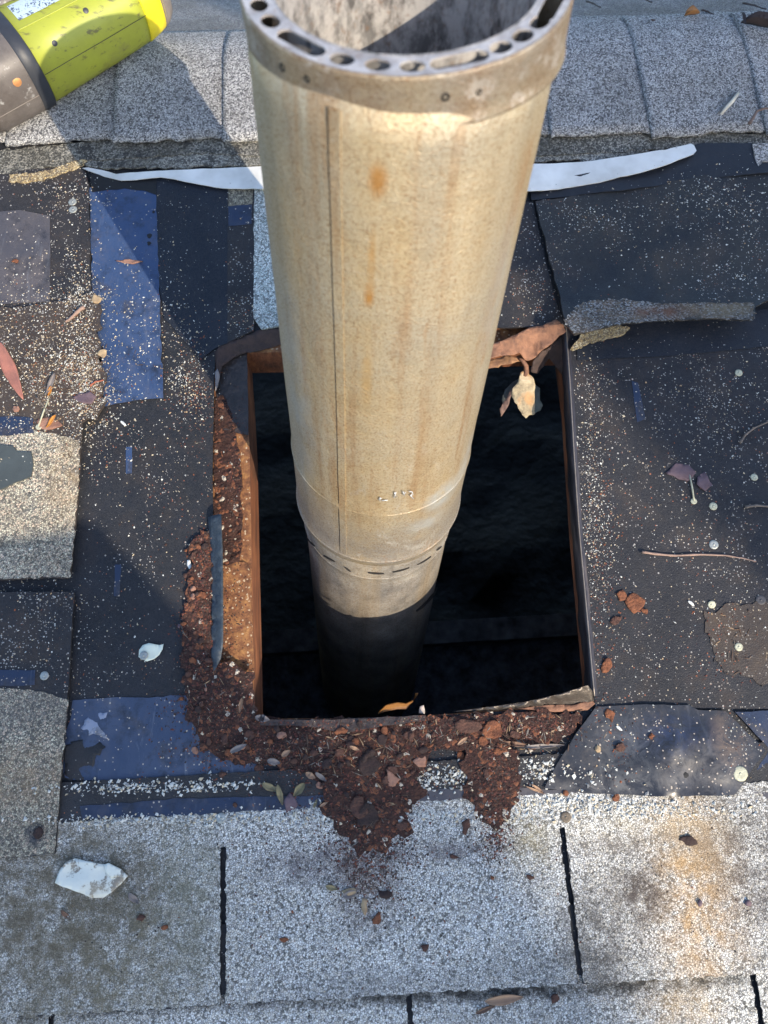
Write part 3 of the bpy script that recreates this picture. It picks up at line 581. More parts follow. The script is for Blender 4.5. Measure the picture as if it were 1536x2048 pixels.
# ================================================================== OPENING: flashing, torn felt, flap
def at3(x, y, h):
    d = ray(x, y); t = (HC - h) / -d[2]; p = np.array([0, 0, HC]) + d * t
    return (float(p[0]), float(p[1]), float(p[2]))
def fan(pts, hs, thick=0.03, seed=0.0, sub=3, amp=0.04, rough=0.06):
    """thin crumpled piece through photo-outline points, each at its own height hs (roof inches)"""
    n = len(pts); out = []; hh = []
    for i in range(n):
        a, b = pts[i], pts[(i + 1) % n]; ha, hb = hs[i], hs[(i + 1) % n]
        for j in range(sub):
            t = j / sub; out.append((a[0] + (b[0] - a[0]) * t, a[1] + (b[1] - a[1]) * t)); hh.append(ha + (hb - ha) * t)
    P3 = [at3(x + 45 * amp * n2(x * .09, y * .09, seed), y + 45 * amp * n2(x * .09, y * .09, seed + 4), h) for (x, y), h in zip(out, hh)]
    c = np.mean(np.array(P3), 0)
    P2 = [(p[0], p[1]) for p in P3]
    area = 0.5 * abs(sum(P2[i][0] * P2[(i + 1) % len(P2)][1] - P2[(i + 1) % len(P2)][0] * P2[i][1] for i in range(len(P2))))
    sp = max(0.12, math.sqrt(area) / 9)
    xs = [p[0] for p in P2]; ys = [p[1] for p in P2]
    gx, gy = np.meshgrid(np.arange(min(xs), max(xs), sp), np.arange(min(ys), max(ys), sp)); gx = gx.ravel(); gy = gy.ravel()
    k = inpoly(gx, gy, P2); IP = list(zip(gx[k].tolist(), gy[k].tolist()))
    A = np.array(P3)
    def hz(x, y):
        w_ = 1.0 / ((A[:, 0] - x) ** 2 + (A[:, 1] - y) ** 2 + 1e-3) ** 1.3
        return float((w_ * A[:, 2]).sum() / w_.sum())
    m_ = len(P2)
    r = delaunay_2d_cdt([Vector(p) for p in P2 + IP], [(i, (i + 1) % m_) for i in range(m_)], [], 0, 1e-5)
    V2 = [(p.x, p.y) for p in r[0]]; T = [list(f) for f in r[2]]; cc = np.array(V2)[np.array(T)].mean(1)
    k = inpoly(cc[:, 0], cc[:, 1], P2); T = [t for t, q in zip(T, k) if q]
    V = [(x, y, hz(x, y) + rough * n2(x * 2.3, y * 2.3, seed + 2)) for x, y in V2]; n = len(V)
    F_ = T + [[q + n for q in t[::-1]] for t in T]; ed = {(t[i], t[(i + 1) % 3]) for t in T for i in range(3)}
    for a, b in ed:
        if (b, a) not in ed: F_.append([b, a, a + n, b + n])
    return V + [(x, y, z - thick) for x, y, z in V], F_
g = G('rubber_flange'); nz = g.noise(50, 5, 0.7, co=g.mapping((1, 0.3, 1)))
M_FLANGE = g.done(g.ramp(nz, [(0.3, (0.012, 0.012, 0.018)), (0.55, (0.035, 0.034, 0.045)), (0.75, (0.12, 0.10, 0.10))]), g.mapr(nz, 0.3, 0.7, 0.35, 0.7), 0.1, g.bump(nz, 0.002, 0.6))
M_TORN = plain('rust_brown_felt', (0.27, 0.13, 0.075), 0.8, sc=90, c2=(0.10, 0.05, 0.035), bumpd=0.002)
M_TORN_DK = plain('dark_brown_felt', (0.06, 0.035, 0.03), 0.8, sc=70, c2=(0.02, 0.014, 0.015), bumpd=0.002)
fl = thing('flashing', 'thin dark metal flashing folded down the right side of the opening', 'flashing', at(1160, 1100) + (0.0,))
RL = px([(1122, 649), (1131, 656), (1138, 760), (1146, 900), (1156, 1050), (1165, 1150), (1176, 1270), (1187, 1392)], .12)
dv = [(x, y) for x, y in RL]; fine = []
for a, b in zip(dv, dv[1:]):
    for j in range(6): fine.append((a[0] + (b[0] - a[0]) * j / 6, a[1] + (b[1] - a[1]) * j / 6))
fine.append(dv[-1]); V = []; Fc = []
prof = [(0.18, 0.11), (0.06, 0.17), (-0.03, 0.13), (-0.06, 0.0), (-0.05, -0.45), (-0.02, -1.0), (0.04, -1.02), (0.0, -0.4), (0.02, 0.0), (0.18, 0.08)]
for i, (x, y) in enumerate(fine):
    q = 1 + 0.35 * n2(y * 0.7, 1.0) if i else 0.6
    for (a, b) in prof: V.append((x + a + 0.05 * n2(y * 1.2, b), y, float(base(x, y)) + (b if b > -.2 else b * q)))
m_ = len(prof)
for i in range(len(fine) - 1):
    for j in range(m_): Fc.append([i * m_ + j, i * m_ + (j + 1) % m_, (i + 1) * m_ + (j + 1) % m_, (i + 1) * m_ + j])
mesh('side_flange', V, Fc, M_FLANGE, parent=fl)
V, Fc = tube([(x + 0.02, y, float(base(x, y)) + 0.17) for x, y in fine], 0.028, 6)
mesh('folded_rim', V, Fc, plain('pale_metal_edge', (0.3, 0.26, 0.23), 0.4, 0.5, sc=80), parent=fl)
V, Fc = fan([(905, 1423), (960, 1416), (1050, 1404), (1120, 1388), (1176, 1370), (1185, 1382), (1188, 1402), (1150, 1412), (1090, 1413), (1000, 1420)], [.1, .2, .5, .7, .75, .5, .2, .12, .1, .1], seed=3, amp=.01, rough=.02)
mesh('corner_lip', V, Fc, plain('dull_dark_metal', (0.10, 0.085, 0.075), 0.38, 0.5, sc=50, bumpd=0.002), parent=fl)
V, Fc = fan([(1030, 1417), (1090, 1410), (1150, 1409), (1184, 1398), (1190, 1408), (1176, 1420), (1110, 1424)], [.2] * 7, seed=5, amp=.02)
mesh('torn_fold', V, Fc, M_TORN, parent=fl)
tf = thing('torn_felt', 'rust brown torn roofing paper curled over the top right corner of the opening', 'torn felt', at3(1080, 680, 0))
V, Fc = fan([(930, 706), (1000, 683), (1035, 668), (1062, 652), (1085, 650), (1112, 640), (1128, 648), (1133, 662), (1118, 672), (1100, 690), (1082, 704), (1068, 718), (1052, 722), (1040, 708), (1000, 712), (940, 722)], [.1, .15, .25, .35, .3, .5, .5, .4, .25, .1, -.1, -.3, -.35, -.2, .0, .0], seed=7, rough=.15, amp=.08)
mesh('upper_fold', V, Fc, M_TORN, parent=tf)
V, Fc = fan([(930, 730), (975, 722), (1010, 712), (1040, 716), (1046, 722), (1030, 724), (1010, 730), (990, 734), (930, 742)], [-.5] * 9, seed=9, rough=.12, amp=.08)
mesh('lower_shred', V, Fc, plain('ochre_paper', (0.34, 0.18, 0.08), 0.8, sc=80, c2=(0.12, 0.06, 0.04), bumpd=0.002), parent=tf)
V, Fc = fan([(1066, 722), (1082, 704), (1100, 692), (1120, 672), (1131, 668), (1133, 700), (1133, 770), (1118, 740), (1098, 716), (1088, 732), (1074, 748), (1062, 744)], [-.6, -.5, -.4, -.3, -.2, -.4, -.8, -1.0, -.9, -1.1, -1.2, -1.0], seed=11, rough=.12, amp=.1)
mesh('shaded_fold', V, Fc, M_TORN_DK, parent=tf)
sc = thing('hanging_scrap', 'ragged pale tan scrap dangling on a brown shred in the upper right of the opening', 'torn scrap', at3(1050, 780, -1.2))
V, Fc = tube([at3(1036, 716, -.5), at3(1046, 722, -.45), at3(1052, 732, -.7), at3(1053, 744, -.9), at3(1049, 752, -1.0)], [.05, .09, .11, .12, .10], 6)
mesh('stem', V, Fc, M_TORN, parent=sc)
g = G('pale_tan_fibre'); a_ = g.noise(90, 5, 0.7); cfib = g.ramp(a_, [(0.3, (0.16, 0.13, 0.09)), (0.5, (0.36, 0.30, 0.2)), (0.7, (0.5, 0.42, 0.3))]); cfib = g.mix(g.mapr(g.noise(40, 3), 0.52, 0.62, 0, .7), cfib, (0.42, 0.22, 0.09))
M_FIB = g.done(cfib, 0.85, 0, g.bump(a_, 0.002, 0.8))
V, Fc = fan([(1040, 745), (1048, 740), (1057, 744), (1068, 760), (1071, 780), (1071, 805), (1070, 826), (1060, 830), (1052, 836), (1044, 829), (1040, 822), (1036, 810), (1028, 803), (1024, 790), (1028, 776), (1036, 764)], [-.9, -.9, -.9, -1, -1.1, -1.25, -1.4, -1.4, -1.45, -1.4, -1.3, -1.2, -1.15, -1.1, -1.0, -1.0], seed=13, rough=.12, amp=.07, sub=4)
mesh('front_blade', V, Fc, M_FIB, parent=sc)
V, Fc = fan([(1002, 832), (1000, 818), (1010, 800), (1020, 782), (1030, 770), (1030, 776), (1022, 792), (1018, 808), (1010, 822)], [-1.5, -1.4, -1.3, -1.2, -1.1, -1.1, -1.2, -1.3, -1.4], seed=15, rough=.08, amp=.04)
mesh('side_blade', V, Fc, plain('brown_shred', (0.2, 0.12, 0.09), 0.8, c2=(0.08, 0.05, 0.05)), parent=sc)
V, Fc = fan([(1068, 768), (1080, 776), (1080, 800), (1086, 810), (1080, 820), (1068, 828), (1060, 800)], [-1.6] * 7, seed=17, rough=.08)
mesh('back_blade', V, Fc, plain('grey_fibre', (0.15, 0.17, 0.15), 0.85, sc=90), parent=sc)
V, Fc = fan([(1004, 800), (1010, 780), (1026, 762), (1040, 756), (1036, 776), (1022, 790), (1008, 812)], [-1.6] * 7, seed=18, rough=.08)
mesh('back_blade', V, Fc, plain('grey_fibre_dark', (0.08, 0.09, 0.09), 0.85, sc=90), parent=sc)
tl = thing('torn_felt', 'dark brown torn roofing paper sagging at the top left corner of the opening', 'torn felt', at3(480, 690, 0))
V, Fc = fan([(431, 706), (440, 690), (470, 680), (500, 668), (520, 660), (600, 655), (640, 660), (640, 690), (560, 688), (520, 702), (492, 704), (470, 714), (446, 734), (436, 762), (430, 770)], [.05, .08, .08, .06, .06, .06, 0, -.3, -.35, -.3, -.25, -.2, -.2, -.2, -.1], seed=19, rough=.12, amp=.08)
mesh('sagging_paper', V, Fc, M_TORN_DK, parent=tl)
V, Fc = fan([(430, 745), (436, 738), (440, 752), (436, 774), (430, 782)], [.2, .2, .1, .0, .1], seed=20, rough=.03, amp=.05)
mesh('pale_edge', V, Fc, plain('grey_paper_edge', (0.2, 0.19, 0.2), 0.7), parent=tl)
piece('board_edge', 'dark tar stained board edge along the lower lip of the opening', 'board', px([(516, 1438), (600, 1440), (700, 1438), (790, 1434), (850, 1430), (850, 1440), (786, 1450), (730, 1458), (690, 1466), (640, 1456), (560, 1450), (520, 1450)], .3), .34, .2, plain('tar_stained_board', (.045, .03, .028), .6, sc=60, c2=(.015, .012, .014), bumpd=.003), seed=63, amp=.05, spacing=.4)
# ledge on the left of the opening
piece('ledge_shingle', 'tan gritty shingle remnant on the ledge left of the opening, lower half', 'shingle', px([(440, 1128), (490, 1124), (500, 1130), (504, 1230), (508, 1330), (508, 1400), (440, 1400), (428, 1300)], -.4), -0.36, 0.06, M_LEDGE, seed=60, amp=.03, spacing=.5)
piece('ledge_board', 'dark tar smeared plank at the upper left inside corner of the opening', 'board', px([(436, 712), (494, 706), (497, 840), (497, 870), (440, 860), (432, 780)], -.4), -0.38, 0.05, plain('tar_smeared_wood', (0.05, 0.038, 0.035), 0.4, sc=60, c2=(0.016, 0.013, 0.013), bumpd=0.004), seed=61, amp=.03, spacing=.4)
flap = [(416, 1034), (430, 1030), (442, 1028), (445, 1100), (446, 1200), (446, 1284), (441, 1318), (432, 1336), (427, 1344), (423, 1330), (423, 1200), (420, 1100)]
V, Fc = fan(flap, [.1, .45, .62, .62, .62, .6, .4, .25, .15, .1, .1, .1], seed=22, rough=.03, amp=.02, thick=.07)
mesh('shingle_flap', V, Fc, plain('slate_asphalt', (0.035, 0.05, 0.07), 0.6, sc=150, bumpd=.001), label='narrow slate blue strip of shingle standing up along the left of the opening', cat='shingle')

# ================================================================== VENT PIPE
PA = unit([0.0645, 0.2638, 0.9624]); PB = np.array([-0.19, 9.08, 0.0])
E1 = unit(np.array([1, 0, 0]) - PA[0] * PA); E2 = np.cross(PA, E1)
def cyl(L, R, t): return PB + PA * L + R * (E1 * math.cos(t) + E2 * math.sin(t))
def revolve(prof, n=96, wob=0.0, inside=False, close=False):
    V = []; Fc = []
    for L, R in prof:
        for k in range(n):
            t = 2 * math.pi * k / n
            r = R + wob * (n2(math.cos(t) * 1.5 + L * 0.25, math.sin(t) * 1.5, 3) * 1.0 + 0.5 * n2(math.cos(t) * 3, math.sin(t) * 3 + L * 0.9, 9))
            V.append(cyl(L, r, t))
    m_ = len(prof)
    for i in range(m_ - 1 + (1 if close else 0)):
        for k in range(n):
            q = [i * n + k, i * n + (k + 1) % n, ((i + 1) % m_) * n + (k + 1) % n, ((i + 1) % m_) * n + k]
            Fc.append(q[::-1] if inside else q)
    return V, Fc
pipe = thing('vent_pipe', 'tall weathered double-wall metal flue pipe rising from the opening', 'flue pipe', tuple(PB))
# object space of the pipe: origin at PB, roof axes; texture coordinates get turned so z runs along the pipe
rq = Vector(PA).rotation_difference(Vector((0, 0, 1))).to_euler()
def pipe_mat(name, tan_amt, seed=0.0, collar=False, galv=False):
    g = G(name)
    mp = g.n('ShaderNodeMapping'); mp.inputs['Rotation'].default_value = rq; mp.inputs['Location'].default_value = (seed, seed, 0); g.set(mp.inputs[0], g.co)
    co = mp.outputs[0]
    def cm(s): return g.mapping(s, co=co)
    fine_ = g.noise(620, 4, 0.75, co); fine2 = g.noise(900, 2, 0.6, co); blot = g.noise(11, 5, 0.62, co); blot2 = g.noise(28, 5, 0.68, co)
    streak = g.noise(26, 5, 0.6, cm((1, 1, 0.045))); streak2 = g.noise(75, 4, 0.6, cm((1, 1, 0.07)))
    zc = g.n('ShaderNodeSeparateXYZ'); g.set(zc.inputs[0], co); z = zc.outputs[2]
    if galv:
        c = g.ramp(blot2, [(0.3, (0.15, 0.145, 0.14)), (0.55, (0.30, 0.28, 0.25)), (0.75, (0.42, 0.40, 0.36))])
        c = g.mix(g.mapr(streak, 0.5, 0.7, 0, 0.6), c, (0.38, 0.29, 0.17)); c = g.mix(g.mapr(streak2, 0.55, 0.75, 0, 0.6), c, (0.10, 0.085, 0.075))
        rough = 0.5; metal = 0.25
    else:
        c = g.ramp(blot, [(0.28, (0.40, 0.28, 0.13)), (0.44, (0.51, 0.39, 0.22)), (0.57, (0.48, 0.40, 0.27)), (0.73, (0.36, 0.335, 0.29))])
        c = g.mix(g.mapr(streak, 0.46, 0.66, 0, 0.75), c, (0.55, 0.48, 0.35)); c = g.mix(g.mapr(g.noise(15, 4, .6, cm((1, 1, .12))), .5, .7, 0, .6), c, (0.30, 0.27, 0.22))
        c = g.mix(g.mapr(streak2, 0.54, 0.72, 0, 0.7), c, (0.34, 0.18, 0.06))
        if collar:
            c = g.mix(0.6, c, (0.24, 0.205, 0.165)); c = g.mix(g.mapr(blot2, 0.42, 0.62, 0, 0.8), c, (0.22, 0.135, 0.07)); c = g.mix(g.mapr(g.noise(55, 5, .7, co), 0.54, 0.62, 0, 0.9), c, (0.52, 0.47, 0.43))
            c = g.mix(g.mapr(g.noise(17, 4, .6, co), 0.5, 0.66, 0, 0.7), c, (0.27, 0.24, 0.22))
        rough = 0.42; metal = 0.5
        # grey cleaner band near the coupling
        zb = g.math('MULTIPLY', g.mapr(z, 0.105, 0.03), g.mapr(z, -0.004, 0.01)); c = g.mix(g.math('MULTIPLY', zb, g.mapr(blot2, 0.35, 0.55, 0.35, 0.95)), c, (0.31, 0.28, 0.25))
        sc2 = g.mapr(g.noise(34, 5, .7, g.mapping((1, 1, .5), co=co), dist=2.0), .60, .66, 0, .55); c = g.mix(g.math('MULTIPLY', sc2, g.mapr(z, .25, .03)), c, (0.62, 0.6, 0.56)); c = g.mix(g.mapr(g.noise(9, 6, .75, cm((1, 1, .25)), dist=1.0), .58, .63, 0, .5), c, (0.40, 0.21, 0.075))
    if not galv: c = g.mix(0.22, c, (0.33, 0.31, 0.27))
    scr = g.mapr(g.noise(30, 3, .6, g.mapping((1, 1, 14), co=co), dist=3.0), .66, .70, 0, .35); c = g.mix(scr, c, (0.6, 0.58, 0.54))
    # fine pitting
    pit = g.mapr(fine_, 0.48, 0.62, 0, 0.75); c = g.mix(pit, c, g.mix(1.0, c, (0.55, 0.42, 0.3), 'MULTIPLY'))
    pv = g.vor(420, co=co); pp = g.math('MULTIPLY', g.math('LESS_THAN', g.sep(pv.outputs['Color'])[0], g.mapr(blot2, 0.35, 0.7, 0.02, 0.22)), g.mapr(pv.outputs['Distance'], 0.3, 0.18)); c = g.mix(g.math('MULTIPLY', pp, 0.75), c, (0.17, 0.08, 0.035))
    stains_ = [] if galv else ([(-0.62, 16.6, .25, .5, (0.36, 0.17, 0.04), .9), (-0.75, 13.6, .16, .45, (0.40, 0.18, 0.03), .9), (-.7, 14.5, .12, 1.2, (0.42, 0.24, 0.08), .7), (-.75, 10.8, .2, 1.6, (0.46, 0.29, 0.11), .6)])
    for (tx, L, rx, rL, sc_, am) in stains_:
        t_ = math.asin(max(-1, min(1, tx / 3.2))); p = cyl(L, 3.2, t_ - math.pi / 2 + 0.0) - PB
        x = g.n('ShaderNodeVectorMath', operation='SUBTRACT'); g.set(x.inputs[0], co); q = Vector(p * IN); q.rotate(rq); x.inputs[1].default_value = (q.x + seed, q.y + seed, q.z)
        y = g.n('ShaderNodeVectorMath', operation='DIVIDE'); g.set(y.inputs[0], x.outputs[0]); y.inputs[1].default_value = (rx * IN, 1, rL * IN)
        l_ = g.n('ShaderNodeVectorMath', operation='LENGTH'); g.set(l_.inputs[0], y.outputs[0])
        f_ = g.math('MULTIPLY', g.mapr(l_.outputs['Value'], 1.0, 0.3), g.mapr(blot2, 0.3, 0.5, 0.4, 1.0)); yy = zc.outputs[1]
        f_ = g.math('MULTIPLY', f_, g.math('LESS_THAN', yy, 0.0)); c = g.mix(g.math('MULTIPLY', f_, am), c, sc_)
    if not galv and not collar:
        for (tx, L, rx, rL, am) in [(2.0, 3.9, .9, 1.0, .9), (1.5, 2.6, 0.9, 0.7, .6), (2.8, 4.9, .35, 1.4, .7), (-2.7, 8, .5, 6, .45), (2.6, 12, .5, 4, .35)]:  # pale worn patches; the tall side ellipses paint in grey edge shading
            t_ = math.asin(tx / 3.2); p = cyl(L, 3.2, t_ - math.pi / 2) - PB
            x = g.n('ShaderNodeVectorMath', operation='SUBTRACT'); g.set(x.inputs[0], co); q = Vector(p * IN); q.rotate(rq); x.inputs[1].default_value = (q.x + seed, q.y + seed, q.z)
            y = g.n('ShaderNodeVectorMath', operation='DIVIDE'); g.set(y.inputs[0], x.outputs[0]); y.inputs[1].default_value = (rx * IN, 2 * IN, rL * IN)
            l_ = g.n('ShaderNodeVectorMath', operation='LENGTH'); g.set(l_.inputs[0], y.outputs[0])
            f_ = g.math('MULTIPLY', g.mapr(l_.outputs['Value'], 1.0, 0.3), g.mapr(blot2, 0.36, 0.56)); c = g.mix(g.math('MULTIPLY', f_, am), c, (0.42, 0.44, 0.44))
    h_ = g.math('ADD', g.math('MULTIPLY', blot, 4.0), g.math('ADD', g.math('MULTIPLY', fine_, 0.5), g.math('MULTIPLY', fine2, 0.25)))
    return g.done(c, g.mapr(fine_, 0.3, 0.7, rough - 0.12, rough + 0.2), metal, g.bump(h_, 0.0014, 0.8))
M_PIPE = pipe_mat('weathered_tan_metal', 1.0)
M_PIPE_LOW = pipe_mat('weathered_grey_metal', 0.3, seed=0.37, galv=True)
M_COLLAR = pipe_mat('rusty_collar_metal', 1.0, seed=0.11, collar=True)
prof = [(-0.05, 3.05), (0.0, 3.14), (0.1, 3.21), (0.3, 3.235), (0.42, 3.26), (0.52, 3.26), (0.62, 3.225), (1.2, 3.215), (2.4, 3.21), (3.5, 3.215), (3.8, 3.235), (3.95, 3.235), (4.15, 3.20), (5, 3.2)] + [(x, 3.2) for x in np.arange(6, 17.2, 0.75)] + [(17.3, 3.19), (18.5, 3.15), (18.5, 3.12)] + [(x, 3.13) for x in np.arange(17, 0.5, -.75)] + [(.3, 3.12)]
V, Fc = revolve(prof, 128, wob=0.02)
outer = mesh('outer_wall', V, Fc, M_PIPE, parent=pipe)
prof = [(-52, 3.0), (-30, 3.0)] + [(x, 3.0) for x in np.arange(-20, -2, .6)] + [(-1.9, 3.02), (-1.45, 3.03), (-1.35, 3.07), (-1.2, 3.05), (-0.9, 3.05), (-0.35, 3.06), (0.1, 3.08), (0.5, 3.08), (0.5, 3.0)] + [(x, 2.9) for x in np.arange(0, -20, -.6)] + [(-52, 2.9)]
V, Fc = revolve(prof, 96, wob=0.03)
lower = mesh('lower_section', V, Fc, M_PIPE_LOW, parent=pipe)
# folded seam up the front of the outer wall, and dark slots under the coupling
def strip_on(t0, t1, L0, L1, r, thick, n=40, m_=2):
    V = []; Fc = []
    for i in range(n + 1):
        L = L0 + (L1 - L0) * i / n; w_ = 0.02 * (n2(math.cos(t0) * 1.5 + L * 0.25, math.sin(t0) * 1.5, 3) + 0.5 * n2(math.cos(t0) * 3, math.sin(t0) * 3 + L * 0.9, 9))
        rr = (r(L) if callable(r) else r) + w_
        for t, q in ((t0, rr - .02), (t0, rr + thick), (t1, rr + thick), (t1, rr - .02)): V.append(cyl(L, q, t))
    for i in range(n):
        for j in range(3): Fc.append([i * 4 + j, i * 4 + j + 1, (i + 1) * 4 + j + 1, (i + 1) * 4 + j])
    Fc += [[0, 1, 2, 3], [n * 4 + 3, n * 4 + 2, n * 4 + 1, n * 4]]
    return V, Fc
def pipe_t(x, y, R=3.2):
    """angle and length on the pipe where photo point x,y hits it (near side)"""
    d = ray(x, y); o = np.array([0, 0, HC]) - PB
    dp = d - d.dot(PA) * PA; op = o - o.dot(PA) * PA
    a = dp.dot(dp); b = 2 * dp.dot(op); c = op.dot(op) - R * R; D = max(b * b - 4 * a * c, 0)
    s = (-b - math.sqrt(D)) / (2 * a); p = o + d * s
    return math.atan2(p.dot(E2), p.dot(E1)), p.dot(PA)
rad = lambda L: 3.2 + 0.02 * max(0, min(1, (4.3 - L) / .4))
s1, s2 = pipe_t(662, 330), pipe_t(681, 1090); ts = (s1[0] + s2[0]) / 2
V, Fc = strip_on(ts, ts + 0.075, 0.35, 17.9, rad, 0.028, 60)
mesh('seam', V, Fc, M_PIPE, parent=pipe, smooth=False)
V, Fc = strip_on(ts - 0.012, ts + 0.002, 0.35, 17.9, rad, 0.006, 60)
mesh('seam_gap', V, Fc, plain('dark_groove', (0.045, 0.03, 0.02), 0.8), parent=pipe, smooth=False)
M_SLOT_SHADE = plain('dark_slot_and_shade', (0.012, 0.01, 0.009), 0.9)
for x0, y0, x1, y1 in [(616, 1076, 631, 1092), (648, 1110, 670, 1122), (690, 1133, 702, 1142), (736, 1144, 768, 1146), (785, 1143, 818, 1134), (834, 1128, 861, 1112), (872, 1100, 882, 1092)]:
    (ta, La), (tb, Lb) = pipe_t(x0, y0, 3.07), pipe_t(x1, y1, 3.07); V = []; N_ = 8
    for i in range(N_ + 1):
        q = i / N_; wd = 0.035 * math.sin(math.pi * min(max(q, .08), .92))
        for e in (-wd, wd): V.append(cyl(La + (Lb - La) * q + e, 3.125, ta + (tb - ta) * q))
    V += [tuple(np.array(p) - 0.05 * unit(np.array(p) - PB - PA * (np.array(p) - PB).dot(PA))) for p in V]; n = 2 * (N_ + 1)
    Fc = [[i * 2, i * 2 + 1, i * 2 + 3, i * 2 + 2] for i in range(N_)] + [[i * 2, i * 2 + 2, i * 2 + 2 + n, i * 2 + n] for i in range(N_)] + [[i * 2 + 1, i * 2 + 1 + n, i * 2 + 3 + n, i * 2 + 3] for i in range(N_)]
    mesh('crimp_slot', V, Fc, M_SLOT_SHADE, parent=pipe)
V = []; Fc = []; cr_ = [(832, 1222), (846, 1211), (858, 1199), (868, 1187), (874, 1176)]
for i, (x_, y_) in enumerate(cr_):
    ta, La = pipe_t(x_, y_, 3.04); wd = .16 * math.sin(math.pi * (i + .15) / 4.4)
    for e in (-wd, wd): V.append(cyl(La + e, 3.09, ta))
Fc = [[i * 2, i * 2 + 1, i * 2 + 3, i * 2 + 2] for i in range(4)]; V += [tuple(PB + (np.array(p) - PB) - .06 * unit(np.array(p) - PB - PA * (np.array(p) - PB).dot(PA))) for p in V]; Fc += [[q + 10 for q in f[::-1]] for f in Fc] + [[i * 2, i * 2 + 2, i * 2 + 12, i * 2 + 10] for i in range(4)] + [[i * 2 + 1, i * 2 + 11, i * 2 + 13, i * 2 + 3] for i in range(4)]
mesh('sliver_shade', V, Fc, M_SLOT_SHADE, parent=pipe)  # black sliver laid on as a small shadow across the lower pipe
for L_, R_, r_ in ((0.5, 3.245, .034), (3.88, 3.225, .024), (-1.3, 3.06, .022)):
    V = []; Fc = []
    for k in range(120):
        t_ = 2 * math.pi * k / 120; L2 = L_ + .02 * n2(math.cos(t_) * 3, math.sin(t_) * 3, L_)
        for q in range(6): V.append(cyl(L2 + r_ * math.sin(q * math.pi / 3), R_ + .01 * n2(math.cos(t_) * 1.5 + L_ * .25, math.sin(t_) * 1.5, 3) + r_ * math.cos(q * math.pi / 3), t_))
    Fc = [[k * 6 + q, k * 6 + (q + 1) % 6, ((k + 1) % 120) * 6 + (q + 1) % 6, ((k + 1) % 120) * 6 + q] for k in range(120) for q in range(6)]
    mesh('raised_bead', V, Fc, M_PIPE if L_ > 0 else M_PIPE_LOW, parent=pipe)
# faint stamped marks low on the upper section
M_MARK = plain('pale_scratch', (0.6, 0.62, 0.64), 0.4, 0.3)
V = []; Fc = []
for x0, y0, x1, y1 in [(757, 1000, 763, 997), (760, 996, 760, 1003), (763, 1002, 776, 1001), (789, 986, 793, 994), (792, 985, 788, 997), (806, 984, 810, 992), (806, 990, 812, 985), (818, 984, 824, 984), (824, 984, 826, 990), (826, 990, 821, 991), (821, 991, 827, 998)]:
    (ta, La), (tb, Lb) = pipe_t(x0, y0, 3.29), pipe_t(x1, y1, 3.29); a = np.array(cyl(La, 3.275, ta)); b = np.array(cyl(Lb, 3.275, tb)); v_, f_ = tube([a, b], 0.018, 5)
    Fc += [[i + len(V) for i in q] for q in f_]; V += [tuple(q) for q in v_]
mesh('stamped_mark', V, Fc, M_MARK, parent=pipe)
# collar with punched top
CN = unit([0.01, 0.213, 0.977]); CC = np.array([1.03, 14.05, 18.2]); F1 = unit(np.array([1, 0, 0]) - CN[0] * CN); F2 = np.cross(CN, F1)
RO, RI = 3.27, 2.62
CB = np.array([1.03, 13.86, 16.8]); NB = unit([0.01, 0.302, 0.953]); G1 = unit(np.array([1, 0, 0]) - NB[0] * NB); G2 = np.cross(NB, G1)
def cring(z, R, t):
    q = -z / 1.42; a = CC + R * (F1 * math.cos(t) + F2 * math.sin(t)); b = CB + R * (G1 * math.cos(t) + G2 * math.sin(t))
    return a * (1 - q) + b * q
def top_at(x, y):
    d = ray(x, y); o = np.array([0, 0, HC]); s = (CC - o).dot(CN) / d.dot(CN); p = o + d * s - CC
    return math.atan2(p.dot(F2), p.dot(F1)), math.hypot(p.dot(F1), p.dot(F2))
holes = []
for (x, y, sl_) in [(1108, 8, 1), (1088, 47, 0), (1055, 76, 0), (1008, 99, 0), (922, 124, 1), (825, 130, 0), (757, 124, 0), (690, 110, 0), (607, 82, 1), (548, 40, 0), (525, 8, 0)]:
    holes.append((top_at(x, y)[0], sl_))
hs = [q[0] % (2 * math.pi) for q in holes]
a_last = holes[-1][0] % (2 * math.pi); a_first = holes[0][0] % (2 * math.pi)
# carry the pattern (slot, three round) on round the hidden far side
gap = (a_last - a_first) % (2 * math.pi)   # going down in angle from last to first
nfar = 14; cur = a_last; patt = [0, 1, 0, 0, 0, 1, 0, 0, 0, 1, 0, 0, 0, 0]
st_ = gap / (nfar + 1.0)
for k in range(nfar): holes.append((a_last - st_ * (k + 1), patt[k]))
RH = 2.95; loops = []
for a, sl_ in holes:
    lp = []; hr = 0.2; ext = 0.36 if sl_ else 0.0
    for k in range(20):
        q = 2 * math.pi * k / 20; dx = hr * math.cos(q) + (ext if math.cos(q) > 0 else -ext); dr = hr * math.sin(q) * 0.86
        if not sl_: dx = 0.235 * math.cos(q)
        lp.append(((RH + dr) * math.cos(a + dx / RH), (RH + dr) * math.sin(a + dx / RH)))
    loops.append(lp)
circ = lambda R, n: [(R * math.cos(2 * math.pi * k / n), R * math.sin(2 * math.pi * k / n)) for k in range(n)]
allp = [circ(RO - .05, 120), circ(RI + .04, 120)] + loops; P = []; E = []
for lp in allp:
    n0 = len(P); P += lp; E += [(n0 + i, n0 + (i + 1) % len(lp)) for i in range(len(lp))]
r = delaunay_2d_cdt([Vector(p) for p in P], E, [], 0, 1e-6)
V2 = np.array([(p.x, p.y) for p in r[0]]); T = [list(f) for f in r[2]]; c = V2[np.array(T)].mean(1)
k = inpoly(c[:, 0], c[:, 1], allp[0]) & ~inpoly(c[:, 0], c[:, 1], allp[1])
for lp in loops: k &= ~inpoly(c[:, 0], c[:, 1], lp)
T = [t for t, q in zip(T, k) if q]; n = len(V2)
